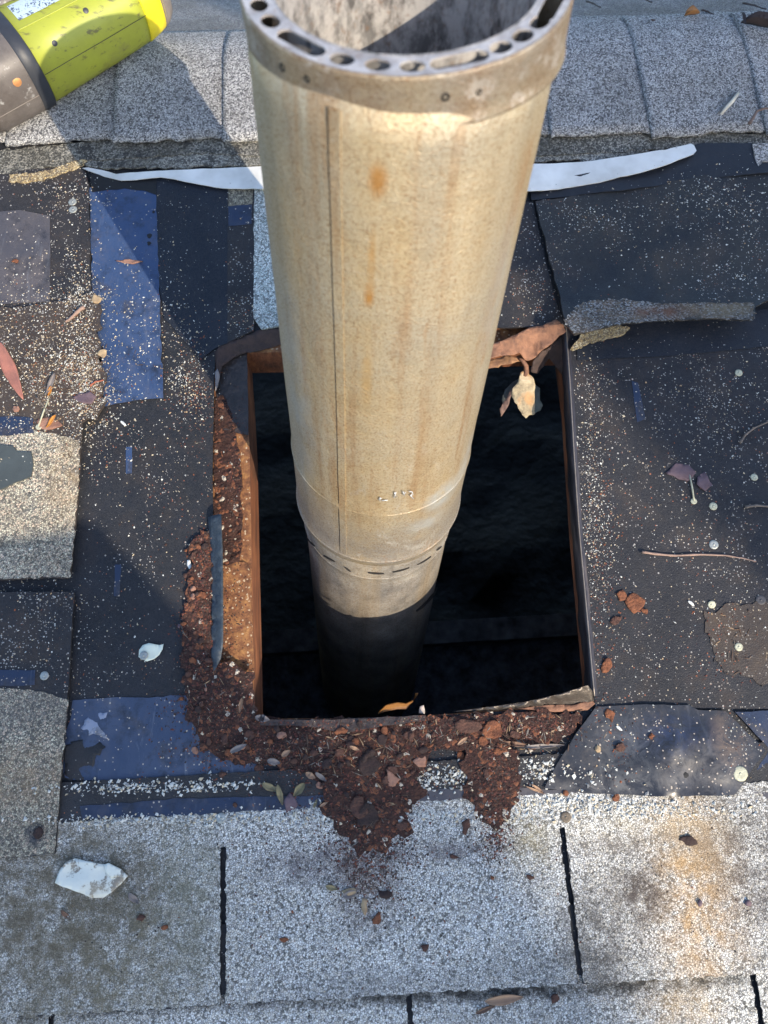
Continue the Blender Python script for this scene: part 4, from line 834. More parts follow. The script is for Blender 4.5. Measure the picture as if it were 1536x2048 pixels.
V = [tuple(CC + F1 * x + F2 * y + CN * (0.012 * n2(x, y, 1))) for x, y in V2] + [tuple(CC + F1 * x + F2 * y - CN * 0.04) for x, y in V2]
Fc = T + [[i + n for i in t[::-1]] for t in T]; ed = {(t[i], t[(i + 1) % 3]) for t in T for i in range(3)}
for a, b in ed:
    if (b, a) not in ed: Fc.append([b, a, a + n, b + n])
g = G('galvanised_rim'); nz = g.noise(70, 5, 0.7)
M_RIM = g.done(g.mix(g.mapr(g.noise(220, 4, .7), .5, .7, 0, .6), g.ramp(nz, [(0.3, (0.26, 0.235, 0.22)), (0.5, (0.42, 0.40, 0.40)), (0.7, (0.55, 0.53, 0.52))]), (0.24, 0.16, 0.11)), g.mapr(nz, .3, .7, .35, .6), 0.3, g.bump(nz, 0.0008, 0.6))
mesh('perforated_top', V, Fc, M_RIM, parent=pipe, smooth=False)
V = []; Fc = []; pr = [(-1.42, RO - .05), (-1.42, RO + .035), (-1.37, RO + .045), (-1.3, RO + .02), (-1.0, RO), (-0.3, RO - .01), (-0.1, RO - .005), (-0.03, RO - .02), (0.0, RO - .05), (-.04, RO - .06), (-1.3, RO - .06)]
N_ = 120
for z, R in pr:
    for k in range(N_):
        t_ = 2 * math.pi * k / N_; V.append(cring(z, R + (0.012 * n2(math.cos(t_) * 2, math.sin(t_) * 2 + z, 4)), t_))
for i in range(len(pr) - 1):
    for k in range(N_): Fc.append([i * N_ + k, i * N_ + (k + 1) % N_, (i + 1) * N_ + (k + 1) % N_, (i + 1) * N_ + k])
band = mesh('collar_band', V, Fc, M_COLLAR, parent=pipe)
def collar_t(x, y):
    d = ray(x, y); o = np.array([0, 0, HC]) - CC; dp = d - d.dot(CN) * CN; op = o - o.dot(CN) * CN
    a = dp.dot(dp); b = 2 * dp.dot(op); c = op.dot(op) - RO * RO; s = (-b - math.sqrt(max(b * b - 4 * a * c, 0))) / (2 * a); p = o + d * s
    return math.atan2(p.dot(F2), p.dot(F1)), p.dot(CN)
for (x, y, r_) in [(565, 146, .055), (614, 170, .05), (890, 212, .06), (957, 203, .045), (1012, 245, .0)]:
    if not r_: continue
    ta, z0 = collar_t(x, y); V = []; Fc = []
    c0 = cring(z0, RO + .006, ta)
    for k in range(12):
        q = k * math.pi / 6; V.append(cring(z0 + r_ * 1.5 * math.sin(q), RO + .012, ta + r_ * math.cos(q) * (1 + .3 * n2(q, x)) / RO))
    V.append(cring(z0, RO - .03, ta)); Fc = [[k, (k + 1) % 12, 12] for k in range(12)]
    V2_ = [tuple(p) for p in V]; n = 12
    for k in range(12):
        q = k * math.pi / 6; V2_.append(tuple(cring(z0 + r_ * 2.1 * math.sin(q), RO - .01, ta + r_ * 1.5 * math.cos(q) / RO)))
    Fc += [[13 + k, 13 + (k + 1) % 12, (k + 1) % 12, k] for k in range(12)]
    mesh('screw_hole', V2_, Fc, M_SLOT_SHADE, parent=band, mi=[0] * 24)
g = G('spangled_zinc')
mp = g.n('ShaderNodeMapping'); mp.inputs['Rotation'].default_value = rq; g.set(mp.inputs[0], g.co); co = mp.outputs[0]
a_ = g.vor(150, co=g.mapping((1, 1, .55), co=co)); sp_ = g.sep(a_.outputs['Color'])[0]; b_ = g.noise(90, 5, .75, g.mapping((1, 1, .5), co=co))
cz = g.mix(g.mapr(b_, .4, .58), (0.10, 0.095, 0.095), (0.46, 0.44, 0.43)); cz = g.mix(g.mapr(sp_, 0, 1, 0, .35), cz, (0.5, 0.5, 0.5)); cz = g.mix(g.mapr(g.noise(200, 4, .7, co), .55, .7, 0, .5), cz, (0.22, 0.12, 0.06))
M_ZINC = g.done(cz, 0.55, 0.35, g.bump(b_, 0.0006, .5))
V, Fc = [], []; pr = [(0.0, RI + .05), (0.02, RI + .02), (-0.03, RI - .01), (-0.6, RI - .02), (-6, RI - .03), (-14, RI - .03), (-50, RI - .03), (-50, RI + .02), (-6, RI + .02), (-.06, RI + .04)]
for z, R in pr:
    for k in range(N_): V.append(tuple(CC + (CN if z > -1 else PA) * z + R * (F1 * math.cos(2 * math.pi * k / N_) + F2 * math.sin(2 * math.pi * k / N_))))
for i in range(len(pr) - 1):
    for k in range(N_): Fc.append([i * N_ + k, i * N_ + (k + 1) % N_, (i + 1) * N_ + (k + 1) % N_, (i + 1) * N_ + k])
mesh('inner_liner', V, Fc, M_ZINC, parent=pipe)

# ================================================================== CORDLESS TOOL ON THE RIDGE
H_AX = 2.35
ax0 = np.array(at3(58, 108, H_AX - .3)); ax1 = np.array(at3(330, -42, H_AX - 0.55)); AX = unit(ax1 - ax0); ppi = np.linalg.norm(ax1 - ax0) / 309.0
AU = unit(np.array([0, 0, 1.0]) - AX[2] * AX); AS = np.cross(AX, AU)
M_GREEN = None
g = G('lime_plastic'); d1 = g.noise(35, 5, .7); d2 = g.noise(120, 4, .7, g.mapping((.25, 1, 1)))
cg = g.mix(g.mapr(d1, .35, .7, 0, .4), (0.30, 0.33, 0.04), (0.21, 0.23, 0.04)); cg = g.mix(g.mapr(d2, .57, .68, 0, .75), cg, (0.07, 0.055, 0.04)); cg = g.mix(g.mapr(g.noise(22, 5, .7), .6, .72, 0, .5), cg, (0.16, 0.13, 0.07))
M_GREEN = g.done(cg, g.mapr(d1, .3, .7, .38, .55), 0, g.bump(d2, .0004, .5))
M_YEL = plain('yellow_plastic', (0.72, 0.60, 0.02), 0.4, var=.15, sc=30)
g = G('grey_black_plastic'); d1 = g.noise(40, 5, .7); cb = g.mix(g.mapr(d1, .35, .7), (0.075, 0.065, 0.062), (0.13, 0.115, 0.11)); cb = g.mix(g.mapr(g.noise(55, 6, .75), .60, .66, 0, .7), cb, (0.33, 0.33, 0.33))
M_TBLK = g.done(cb, .5, 0, g.bump(d1, .001, .5)); M_TDK = plain('dark_rubber', (0.03, 0.034, 0.045), 0.5, sc=40)
M_TGREY = plain('grey_cap_plastic', (0.22, 0.19, 0.17), 0.5, sc=40)
def oct_section(s, ru, rs, fac=0.32, n=8):
    """faceted rounded section"""
    pts = []
    for k in range(40):
        q = 2 * math.pi * k / 40; c_, s_ = math.cos(q), math.sin(q); p_ = 3.2
        r_ = (abs(c_) ** p_ + abs(s_) ** p_) ** (-1 / p_); r_ *= 1 - fac * 0.12 * abs(math.sin(2 * q)) ** 2
        pts.append(ax0 + AX * s * ppi + AU * (ru * r_ * s_) + AS * (rs * r_ * c_))
    return pts
def loft(secs, mat_, name, parent, cap=True):
    V = []; Fc = []
    for (s, ru, rs) in secs: V += [tuple(p) for p in oct_section(s, ru, rs)]
    for i in range(len(secs) - 1):
        for k in range(40): Fc.append([i * 40 + k, i * 40 + (k + 1) % 40, (i + 1) * 40 + (k + 1) % 40, (i + 1) * 40 + k])
    if cap: Fc += [list(range(40))[::-1], [(len(secs) - 1) * 40 + k for k in range(40)]]
    return mesh(name, V, Fc, mat_, parent=parent)
tool = thing('power_tool', 'lime green and black cordless power tool lying on the ridge at top left', 'power tool', tuple(ax0 - AU * 2.0))
loft([(-150, 1.7, 1.75), (-120, 1.9, 1.95), (-60, 1.93, 2.0), (-34, 1.92, 2.0), (-28, 1.9, 1.98)], M_TBLK, 'battery_housing', tool)
loft([(-34, 1.9, 1.98), (-31, 1.95, 2.04), (-10, 1.93, 2.02), (-7, 1.86, 1.95)], M_TDK, 'rim_ring', tool)
loft([(-10, 1.7, 1.8), (-8, 1.84, 1.93), (60, 1.78, 1.88), (130, 1.74, 1.82), (200, 1.68, 1.75), (222, 1.64, 1.7)], M_GREEN, 'green_shell', tool)
loft([(220, 1.66, 1.73), (224, 1.67, 1.74), (250, 1.56, 1.62), (266, 1.46, 1.52)], M_YEL, 'yellow_nose_band', tool)
loft([(262, 1.5, 1.55), (275, 1.4, 1.45), (288, 1.2, 1.2), (292, 0.9, 0.9)], M_TGREY, 'nose_cap', tool)
def on_tool(s, q, lift=0.02):
    """point on the tool shell: s along, q angle from the side axis"""
    f_ = oct_section(s, 1.0, 1.0); ru = np.interp(s, [-150, -120, -34, -8, 60, 130, 222], [1.7, 1.9, 1.9, 1.84, 1.78, 1.74, 1.64]); rs = ru + .1
    c_, s_ = math.cos(q), math.sin(q); r_ = (abs(c_) ** 3.2 + abs(s_) ** 3.2) ** (-1 / 3.2); r_ *= 1 - .32 * .12 * abs(math.sin(2 * q)) ** 2
    return ax0 + AX * s * ppi + AU * ((ru + lift) * r_ * s_) + AS * ((rs + lift) * r_ * c_)
side = 1 if AS[1] < 0 else -1      # which way faces down the slope
def qa(deg): return math.radians(deg) if side > 0 else math.pi - math.radians(deg)
for (deg, s0, s1_, nm, mt, wd) in [(12, -6, 222, 'shell_seam', M_TDK, .012), (68, -6, 222, 'shell_ridge', M_GREEN, .03), (-8, -140, -34, 'housing_seam', M_TGREY, .014)]:
    V, Fc = tube([tuple(on_tool(s, qa(deg), 0.005)) for s in np.linspace(s0, s1_, 24)], wd, 6); mesh(nm, V, Fc, mt, parent=tool)
# paper label on the shell top with tiny print
V = []; Fc = []; nn = 14
for i in range(nn + 1):
    for j in range(7): V.append(tuple(on_tool(8 + 105 * i / nn, qa(79 + j * 5.2), .018)))
for i in range(nn):
    for j in range(6): Fc.append([i * 7 + j, i * 7 + j + 1, (i + 1) * 7 + j + 1, (i + 1) * 7 + j])
g = G('printed_label'); lv = g.noise(420, 2, .6, g.mapping((1, 1, 1))); lb = g.math('LESS_THAN', lv, .45); lm = g.mapr(g.noise(60, 3), .45, .5)
M_LAB = g.done(g.mix(g.math('MULTIPLY', lb, lm), (0.42, 0.52, 0.62), (0.07, 0.09, 0.13)), .4)
mesh('label', V, Fc, M_LAB, parent=tool)
for s, deg, r_, mt, nm in [(-58, 22, .19, plain('copper_screw', (0.5, 0.24, 0.10), .4, .5), 'screw'), (38, 38, .12, M_TDK, 'screw_recess'), (120, 52, .12, M_TDK, 'screw_recess')]:
    c0 = on_tool(s, qa(deg), .01); nrm = unit(c0 - (ax0 + AX * s * ppi)); t1 = AX; t2 = np.cross(nrm, AX); V = [tuple(c0 + nrm * .02)]
    for rr, z in ((r_ * .5, .02), (r_, .0)):
        V += [tuple(c0 + nrm * z + rr * (t1 * math.cos(k * math.pi / 8) + t2 * math.sin(k * math.pi / 8))) for k in range(16)]
    Fc = [[0, 1 + k, 1 + (k + 1) % 16] for k in range(16)] + [[1 + k, 17 + k, 17 + (k + 1) % 16, 1 + (k + 1) % 16] for k in range(16)]; mesh(nm, V, Fc, mt, parent=tool)
# foot of the tool behind
hc = np.array(at3(22, 6, 3.0)); V = []; Fc = []
for i, (z, r_) in enumerate([(-1.3, .9), (-1.2, 1.05), (0.9, 1.0), (1.05, .9), (1.1, .2)]):
    for k in range(24): V.append(tuple(hc + AX * z * .9 + AU * (r_ * math.cos(k * math.pi / 12)) + AS * (r_ * math.sin(k * math.pi / 12))))
for i in range(4):
    for k in range(24): Fc.append([i * 24 + k, i * 24 + (k + 1) % 24, (i + 1) * 24 + (k + 1) % 24, (i + 1) * 24 + k])
mesh('handle', V, Fc, M_TBLK, parent=tool)

# ================================================================== LOOSE GRIT, RUST AND DIRT
OCT = np.array([(1, 0, 0), (-1, 0, 0), (0, 1, 0), (0, -1, 0), (0, 0, 1), (0, 0, -1)], float)
OF = np.array([(0, 2, 4), (2, 1, 4), (1, 3, 4), (3, 0, 4), (2, 0, 5), (1, 2, 5), (3, 1, 5), (0, 3, 5)])
def rnd_in(blobs, rng):
    U = []
    for (x, y, rx, ry, n) in blobs:
        p = rng.normal(size=(n, 2)) * 0.5 * np.array([rx, ry]) + np.array([x, y]); U.append(p)
    return np.concatenate(U)
def px2uv(p):
    """photo points -> roof plane, vectorised (flat part of the roof)"""
    d = np.stack([(p[:, 0] - 768) / F, (p[:, 1] - 1024) / F, np.ones(len(p))], 1)
    D = np.stack([d @ _u, d @ _v, d @ _h], 1); t = (HC - 0.15) / -D[:, 2]
    return np.stack([D[:, 0] * t, D[:, 1] * t], 1)
def scatter(name, label, cat, blobs, size, mats, wts, seed, flat=0.6, elong=1.0, kind='stuff', poly=None, n=0, uv=None, lift=0.0):
    rng = np.random.default_rng(seed)
    if poly is not None:
        xs = [q[0] for q in poly]; ys = [q[1] for q in poly]; p = np.stack([rng.uniform(min(xs), max(xs), n), rng.uniform(min(ys), max(ys), n)], 1); p = p[inpoly(p[:, 0], p[:, 1], poly)]
        if blobs: p = np.concatenate([p, rnd_in(blobs, rng)])
    else: p = rnd_in(blobs, rng)
    q = px2uv(p) if uv is None else uv; z = surf(q[:, 0], q[:, 1]); k = ~np.isnan(z); q = q[k]; z = z[k]; N = len(q)
    s = size[0] + (size[1] - size[0]) * rng.random(N) ** 2.2
    B = OCT[None] * (0.5 + 0.9 * rng.random((N, 6, 1))) + rng.normal(size=(N, 6, 3)) * 0.25
    sc3 = np.stack([s * elong, s * rng.uniform(.55, 1, N), s * flat * rng.uniform(.5, 1, N)], 1); B = B * sc3[:, None, :]
    a = rng.uniform(0, 6.283, N); tx = rng.normal(size=N) * 0.35
    x, y, zz = B[..., 0], B[..., 1], B[..., 2]
    y, zz = y * np.cos(tx)[:, None] - zz * np.sin(tx)[:, None], y * np.sin(tx)[:, None] + zz * np.cos(tx)[:, None]
    x, y = x * np.cos(a)[:, None] - y * np.sin(a)[:, None], x * np.sin(a)[:, None] + y * np.cos(a)[:, None]
    V = np.stack([x + q[:, 0:1], y + q[:, 1:2], zz + (z + sc3[:, 2] * 0.45 + lift * rng.random(N))[:, None]], 2).reshape(-1, 3)
    Fc = (OF[None] + (np.arange(N) * 6)[:, None, None]).reshape(-1, 3); mi = np.repeat(rng.choice(len(mats), N, p=np.array(wts) / sum(wts)), 8)
    return mesh(name, V, Fc.tolist(), mats, mi=mi, smooth=False, label=label, cat=cat, kind=kind, org=(float(q[:, 0].mean()), float(q[:, 1].mean()), 0))
def P_(n, c, r=.8): return plain(n, c, r, var=.3, sc=150, bumpd=.0003)
W1, W2, W3, W4 = P_('grit_white', (.62, .63, .6)), P_('grit_cream', (.55, .47, .34)), P_('grit_grey', (.3, .3, .3)), P_('grit_tan', (.4, .28, .17))
R1, R2, R3, R4, R5 = P_('rust_orange', (.20, .062, .026)), P_('rust_red', (.11, .032, .023)), P_('rust_dark', (.030, .016, .014)), P_('dirt_brown', (.055, .034, .027)), P_('rust_pink', (.20, .11, .085))
GRIT = [W1, W2, W3, W4, R1]; RUST = [R1, R2, R3, R4, R5, W2]
scatter('loose_grit', 'bright loose granules along the top edge of the pale shingles', 'grit', [(260, 1575, 200, 14, 330), (420, 1570, 120, 14, 150), (300, 1640, 260, 12, 420), (560, 1640, 180, 16, 330), (900, 1555, 110, 30, 300), (840, 1560, 50, 30, 130), (900, 1632, 200, 14, 330), (1150, 1605, 170, 14, 420), (1250, 1620, 280, 18, 520), (1075, 1540, 50, 34, 170), (1200, 1560, 90, 30, 60), (650, 1620, 120, 20, 90)], (.025, .085), [W1, W2, W3], [6, 1.5, 1], 14, .75)
# the rust and dirt heap: rough mounds that crumbs lie on
g = G('rusty_dirt'); a_ = g.noise(160, 6, .8); b_ = g.noise(35, 5, .7); v_ = g.vor(260); vc = g.sep(v_.outputs['Color'])
cr = g.ramp(g.math('ADD', g.math('MULTIPLY', a_, .6), g.math('MULTIPLY', b_, .4)), [(.35, (.012, .006, .006)), (.5, (.042, .016, .013)), (.62, (.08, .035, .023)), (.75, (.15, .07, .04))])
cr = g.mix(g.math('MULTIPLY', g.math('GREATER_THAN', vc[0], .86), .7), cr, (.26, .10, .05)); cr = g.mix(g.math('GREATER_THAN', vc[1], .975), cr, (.5, .45, .38))
M_DIRT = g.done(cr, .95, 0, g.bump(g.math('ADD', a_, g.mapr(v_.outputs['Distance'], .6, 0, 0, .5)), .004, 1.0))
def mound(name, label, pts, hgt, seed, off=0.14, mat_=None):
    poly = px2uv(np.array(pts, float)).tolist(); A = np.array(jag(poly, .5, 0, 0)); 
    def hf(u, v):
        d = np.full(np.shape(u), 9.0)
        for a in A: d = np.minimum(d, np.hypot(u - a[0], v - a[1]))
        e = np.clip(d / 0.9, 0, 1) ** .7
        r_ = np.array([noise.noise(Vector((float(x) * 1.6, float(y) * 1.6, seed))) + .6 * noise.noise(Vector((float(x) * 4.5, float(y) * 4.5, seed))) for x, y in zip(np.atleast_1d(u), np.atleast_1d(v))])
        return e * (hgt * (0.75 + .6 * r_))
    return sheet(name, poly, off, .12, mat_ or M_DIRT, hf=hf, step=.14, amp=.28, spacing=.2, seed=seed, freq=2.5, label=label, cat='rust debris', kind='stuff')
mound('rust_debris', 'reddish brown rust and dirt heap along the lower edge of the opening', [(372, 1150), (384, 1090), (400, 1062), (422, 1062), (424, 1200), (430, 1336), (446, 1326), (505, 1345), (512, 1412), (520, 1441), (700, 1440), (860, 1436), (980, 1426), (1060, 1422), (1168, 1424), (1146, 1466), (1118, 1484), (1040, 1500), (960, 1500), (870, 1496), (842, 1540), (770, 1600), (700, 1590), (640, 1560), (560, 1530), (470, 1530), (400, 1490), (372, 1420), (362, 1300)], .16, 1.0)
mound('rust_debris', 'dark red rust tongue spilling down onto the pale shingle below the pipe', [(650, 1560), (760, 1550), (830, 1540), (850, 1590), (812, 1625), (816, 1660), (782, 1690), (770, 1716), (738, 1700), (716, 1716), (700, 1670), (664, 1650), (640, 1610)], .10, 2.0, off=.2)
mound('rust_debris', 'narrow dark rust tongue right of the main spill', [(925, 1490), (1000, 1490), (1036, 1500), (1040, 1590), (1018, 1630), (1000, 1664), (976, 1650), (956, 1634), (930, 1590)], .08, 3.0, off=.2)
V_ = sheet('rust_debris', px([(430, 800), (446, 790), (470, 850), (482, 930), (484, 1060), (480, 1124), (436, 1132), (428, 1000)], -.4), -.33, .08, M_DIRT, hf=lambda u, v: .05 * np.sin(u * 9 + 3 * np.sin(v * 5)) + .04 * np.sin(v * 11 + u * 4), step=.12, amp=.1, spacing=.2, seed=4, label='orange rust crust filling the ledge left of the opening', cat='rust debris', kind='stuff')
mound('roof_dirt', 'brown dirt and gravel drift by the blue film at upper left', [(-80, 630), (60, 618), (150, 600), (196, 590), (206, 640), (200, 700), (214, 780), (208, 830), (170, 850), (110, 860), (30, 830), (-80, 800)], .10, 5.0, off=.36, mat_=M_DIRTY)
mound('roof_dirt', 'fine brown dirt patch on the felt at the right edge', [(1410, 1225), (1470, 1205), (1560, 1215), (1640, 1230), (1640, 1390), (1540, 1370), (1450, 1340), (1420, 1290)], .03, 6.0, off=.13, mat_=M_DIRTY)
scatter('rust_crumb', 'countless small rust crumbs on the heap below the opening', 'rust debris', [(410, 1120, 28, 90, 2300), (410, 1260, 55, 120, 2900), (440, 1400, 110, 80, 2900), (560, 1490, 150, 75, 3300), (720, 1520, 160, 90, 3700), (740, 1640, 110, 120, 2100), (660, 1640, 120, 60, 350), (780, 1700, 90, 120, 260), (930, 1455, 190, 44, 3500), (1100, 1450, 60, 34, 900), (985, 1560, 55, 100, 1900), (985, 1680, 36, 60, 700), (745, 1750, 70, 80, 900), (690, 1700, 60, 60, 220), (800, 1680, 60, 40, 260), (465, 960, 24, 170, 1100), (465, 1200, 20, 90, 90)], (.006, .06), RUST, [.9, 3.6, 3.6, 3.4, .35, .15], 11, .3)
scatter('rust_crumb', 'thin sprinkle of orange and red rust crumbs over the roof', 'rust debris', [(380, 800, 70, 110, 260), (350, 1000, 90, 300, 160), (390, 760, 30, 60, 120), (1215, 1010, 50, 260, 200), (1200, 1250, 40, 170, 260), (1240, 1480, 40, 110, 110), (700, 1700, 420, 260, 240), (900, 1850, 600, 200, 160), (420, 1480, 110, 90, 260), (150, 790, 90, 80, 220), (1450, 1290, 90, 90, 150)], (.015, .055), RUST, [3, 2.5, 1, 1.5, .6, .3], 12, .55)
scatter('loose_grit', 'pale loose granules scattered over the black felt', 'grit', [(100, 760, 170, 150, 3000), (165, 700, 40, 200, 1500), (185, 790, 34, 70, 700), (175, 600, 50, 30, 260), (70, 620, 160, 60, 500), (150, 400, 90, 60, 260), (90, 560, 190, 120, 260), (330, 640, 80, 140, 330), (380, 740, 50, 120, 360), (300, 900, 140, 150, 300), (370, 760, 50, 60, 260), (280, 1150, 180, 260, 110), (100, 1260, 150, 120, 260), (60, 1180, 120, 40, 120), (480, 640, 40, 70, 120)], (.012, .05), GRIT, [4, 3, 1.2, 1.2, .5], 13, .7)
scatter('loose_grit', 'loose granules sprinkled on the black sheet right of the opening', 'grit', [(1180, 950, 30, 260, 900), (1200, 1090, 40, 200, 600), (1470, 810, 130, 110, 480), (1420, 900, 160, 200, 300), (1330, 1000, 240, 300, 320), (1300, 800, 260, 160, 140), (1450, 1150, 200, 160, 260), (1280, 1300, 200, 120, 220), (1300, 1480, 240, 90, 200), (1075, 600, 60, 120, 160), (1490, 1480, 50, 80, 160)], (.010, .042), GRIT, [4, 2, 1.5, 1, .7], 15, .7)
scatter('loose_grit', 'white granules dusting the curled black shingle', 'grit', [(1170, 440, 130, 40, 260), (1400, 400, 140, 60, 420), (1500, 450, 90, 120, 420), (1300, 470, 260, 90, 220), (1470, 560, 90, 60, 160), (1250, 520, 200, 90, 60), (420, 420, 150, 50, 60), (400, 550, 120, 130, 50), (250, 600, 100, 220, 70)], (.012, .048), GRIT, [6, 1, 1.5, .3, .2], 16, .7)
scatter('plant_litter', 'thin dry needles, fibres and splinters mixed into the rust heap and dirt', 'plant litter', [(700, 1500, 240, 60, 170), (1000, 1470, 140, 30, 110), (430, 1400, 60, 60, 30), (120, 740, 110, 110, 150), (740, 1620, 80, 80, 30), (1480, 1290, 60, 60, 25)], (.018, .032), [P_('litter_tan', (.30, .2, .12)), P_('litter_brown', (.10, .06, .04)), P_('litter_grey', (.2, .18, .16))], [1, 2, 1.2], 21, .8, elong=7.0, lift=.03)
scatter('dark_grit', 'dark dirt specks scattered over the pale gravelly shingles', 'grit', [(800, 1820, 900, 300, 700), (300, 1850, 500, 260, 500), (1350, 1850, 300, 250, 400)], (.012, .04), [R3, R4, M_BLACK], [2, 2, 1.4], 17, .5)
# crumbs on the ridge
rg = np.random.default_rng(5); uv = np.stack([rg.uniform(-18, 20, 260), rg.uniform(26.6, 33, 260)], 1)
scatter('dark_grit', 'fine dark dirt flecks on the ridge caps', 'grit', [], (.012, .035), [R3, R4], [1, 1], 18, .5, uv=uv, n=0) if False else None

# ------------------------------------------------------------------ rust flakes, nails, leaves, twigs: single things
def flake(name, label, cat, pts, mat_, group=None, thick=.05, lift=.05, rough=.06, sub=3, amp=.05, seed=0.0, hs=None):
    c = np.mean(np.array(pts), 0); u, v = at(c[0], c[1], .15); z = surf1(u, v)
    V, Fc = fan(pts, [z + lift + (hs[i] if hs else .04 * math.sin(i * 2.1 + seed)) for i in range(len(pts))], thick=thick, seed=seed, rough=rough, amp=amp, sub=sub)
    return mesh(name, V, Fc, mat_, label=label, cat=cat, **({'group': group} if group else {}))
def blobpts(x, y, rx, ry, rot=0, n=9, seed=0.0, irr=.28):
    out = []
    for k in range(n):
        a = 2 * math.pi * k / n; r_ = 1 + irr * n2(math.cos(a) * 1.7 + seed, math.sin(a) * 1.7, seed); X, Y = rx * r_ * math.cos(a), ry * r_ * math.sin(a); q = math.radians(rot)
        out.append((x + X * math.cos(q) - Y * math.sin(q), y + X * math.sin(q) + Y * math.cos(q)))
    return out
MR = {'o': plain('flake_orange', (.22, .08, .035), .9, sc=160, c2=(.09, .032, .018), bumpd=.003), 'b': plain('flake_brown', (.10, .045, .032), .9, sc=160, c2=(.04, .02, .016), bumpd=.003), 'p': plain('flake_pink', (.27, .15, .11), .9, sc=100, c2=(.2, .1, .07), bumpd=.002), 'd': plain('flake_dark', (.04, .021, .019), .9, sc=120, c2=(.018, .011, .010), bumpd=.002), 'v': plain('flake_violet', (.13, .09, .11), .8, sc=80, c2=(.08, .05, .06)), 't': plain('flake_tan', (.40, .30, .18), .8, sc=80, c2=(.22, .15, .09))}
GR = 'larger rust flakes lying on and around the heap'
FL = [(1272, 1206, 21, 19, 20, 'o', 'orange lumpy rust flake on the felt right of the hole'), (1243, 1192, 9, 12, 0, 'o', 'small rust flake just left of the lumpy orange one'), (1290, 1222, 8, 5, 30, 'o', 'tiny crumb tail below the lumpy orange flake'),
      (1232, 1240, 13, 8, -30, 'b', 'brown rust chip among grit right of the hole'), (1213, 1332, 11, 15, 10, 'o', 'orange rust chip low beside the flashing'), (845, 1522, 16, 15, 0, 'p', 'pinkish round flake on black below the heap'), (783, 1560, 15, 19, 0, 'p', 'pale speckled oval flake under the pipe'),
      (935, 1452, 28, 14, 5, 'b', 'wide reddish flake on the heap right of centre'), (985, 1458, 20, 20, 0, 'o', 'orange flake touching the wide reddish one'), (922, 1513, 9, 14, -15, 'o', 'small curled orange flake below the wide one'), (994, 1503, 9, 7, 0, 'o', 'orange chip above the narrow rust tongue'), (972, 1546, 6, 10, -10, 'b', 'upright brown chip on the narrow tongue'),
      (738, 1530, 20, 22, 0, 'd', 'big dark oval flake in the heap centre'), (735, 1632, 22, 24, 20, 'd', 'dark rumpled flake on the spilling tongue'), (718, 1615, 18, 24, -20, 'b', 'brown flake beside the dark rumpled one'), (804, 1652, 10, 10, 0, 'b', 'round brown flake on the pale gravel right of the spill'), (932, 1652, 9, 17, 5, 'b', 'oval brown flake alone on the pale gravel'), (583, 1605, 12, 17, 8, 'v', 'violet grey chip under the olive leaves'),
      (640, 1572, 10, 7, 20, 'p', 'pink chip on the heap, lower left part'), (700, 1478, 12, 10, 0, 'b', 'brown chip near the lip of the opening'), (682, 1462, 14, 7, 0, 'o', 'red orange flake by the torn tar line'), (765, 1480, 11, 14, 15, 'd', 'dark glossy flake right of the red orange one'), (456, 1505, 7, 7, 0, 'o', 'round orange crumb at left side of heap'), (470, 1610, 5, 5, 0, 'b', 'brown crumb on the blue band'),
      (755, 1838, 8, 13, 20, 'o', 'small rust leaf-like chip alone on lower shingle'), (729, 1812, 6, 18, 0, 't', 'thin tan chip standing at the tip of the spill'), (772, 1789, 14, 8, 10, 'd', 'dark chip at lower right tip of the spill'), (700, 1783, 13, 7, -10, 't', 'tan flake at lower left tip of the spill'), (850, 1896, 7, 7, 0, 'b', 'brown chip in the middle shingle low down'), (907, 1714, 9, 5, 0, 'b', 'rust chip just below the narrow tongue'),
      (1060, 1754, 8, 5, 20, 'b', 'small brown chip near the right slot'), (985, 1756, 4, 4, 0, 'o', 'tiny orange chip left of the right slot'), (1110, 1997, 8, 9, 0, 'b', 'brown chip on the bottom course'), (329, 1854, 6, 6, 0, 'o', 'orange speck left of the left slot'), (567, 1880, 9, 5, 0, 'o', 'orange speck on the middle shingle at left'), (283, 1835, 8, 8, 0, 'b', 'dark speck cluster on the left shingle'),
      (1220, 1428, 9, 14, -10, 'o', 'orange chip on the black plastic near the hole corner'), (1240, 1495, 12, 10, -30, 'b', 'brown chip halfway down the black plastic'), (1303, 1472, 5, 6, 0, 'o', 'small chip on the bluish part of the black plastic'), (1196, 1498, 7, 6, 30, 't', 'tan chip on the left of the black plastic'), (1232, 1595, 6, 8, 0, 'o', 'orange chip below the black plastic'), (1131, 1586, 6, 6, 0, 'o', 'orange chip left under the black plastic'),
      (1411, 962, 19, 16, 30, 'v', 'dull maroon wedge chip beside the lying nail'), (1366, 946, 24, 20, 0, 'v', 'flat grey brown patch left of the lying nail'), (205, 706, 9, 8, 0, 't', 'round brown clod on the blue film edge'), (192, 597, 10, 8, 0, 't', 'cream clod at the top edge of the dirt drift'), (33, 818, 9, 6, 0, 'p', 'pink chip at left edge below the red leaf'), (95, 845, 22, 14, 10, 'p', 'flat pinkish chip by the orange sliver'), (170, 795, 22, 12, 0, 'v', 'bluish grey chip in the dirt drift'),
      (262, 522, 22, 4, 3, 'p', 'thin peach smear-like chip on the blue film'), (30, 522, 7, 4, 0, 'o', 'small red chip on the grey film'), (75, 1665, 10, 12, 0, 'd', 'black tar clot on the beige shingle at lower left'), (1377, 1682, 16, 10, 20, 'd', 'black charred clot on the orange stained shingle'), (1402, 1806, 6, 8, 0, 'v', 'grey chip in the orange stain'), (1497, 1806, 8, 8, 0, 'v', 'dark blue grey chip right of the orange stain')]
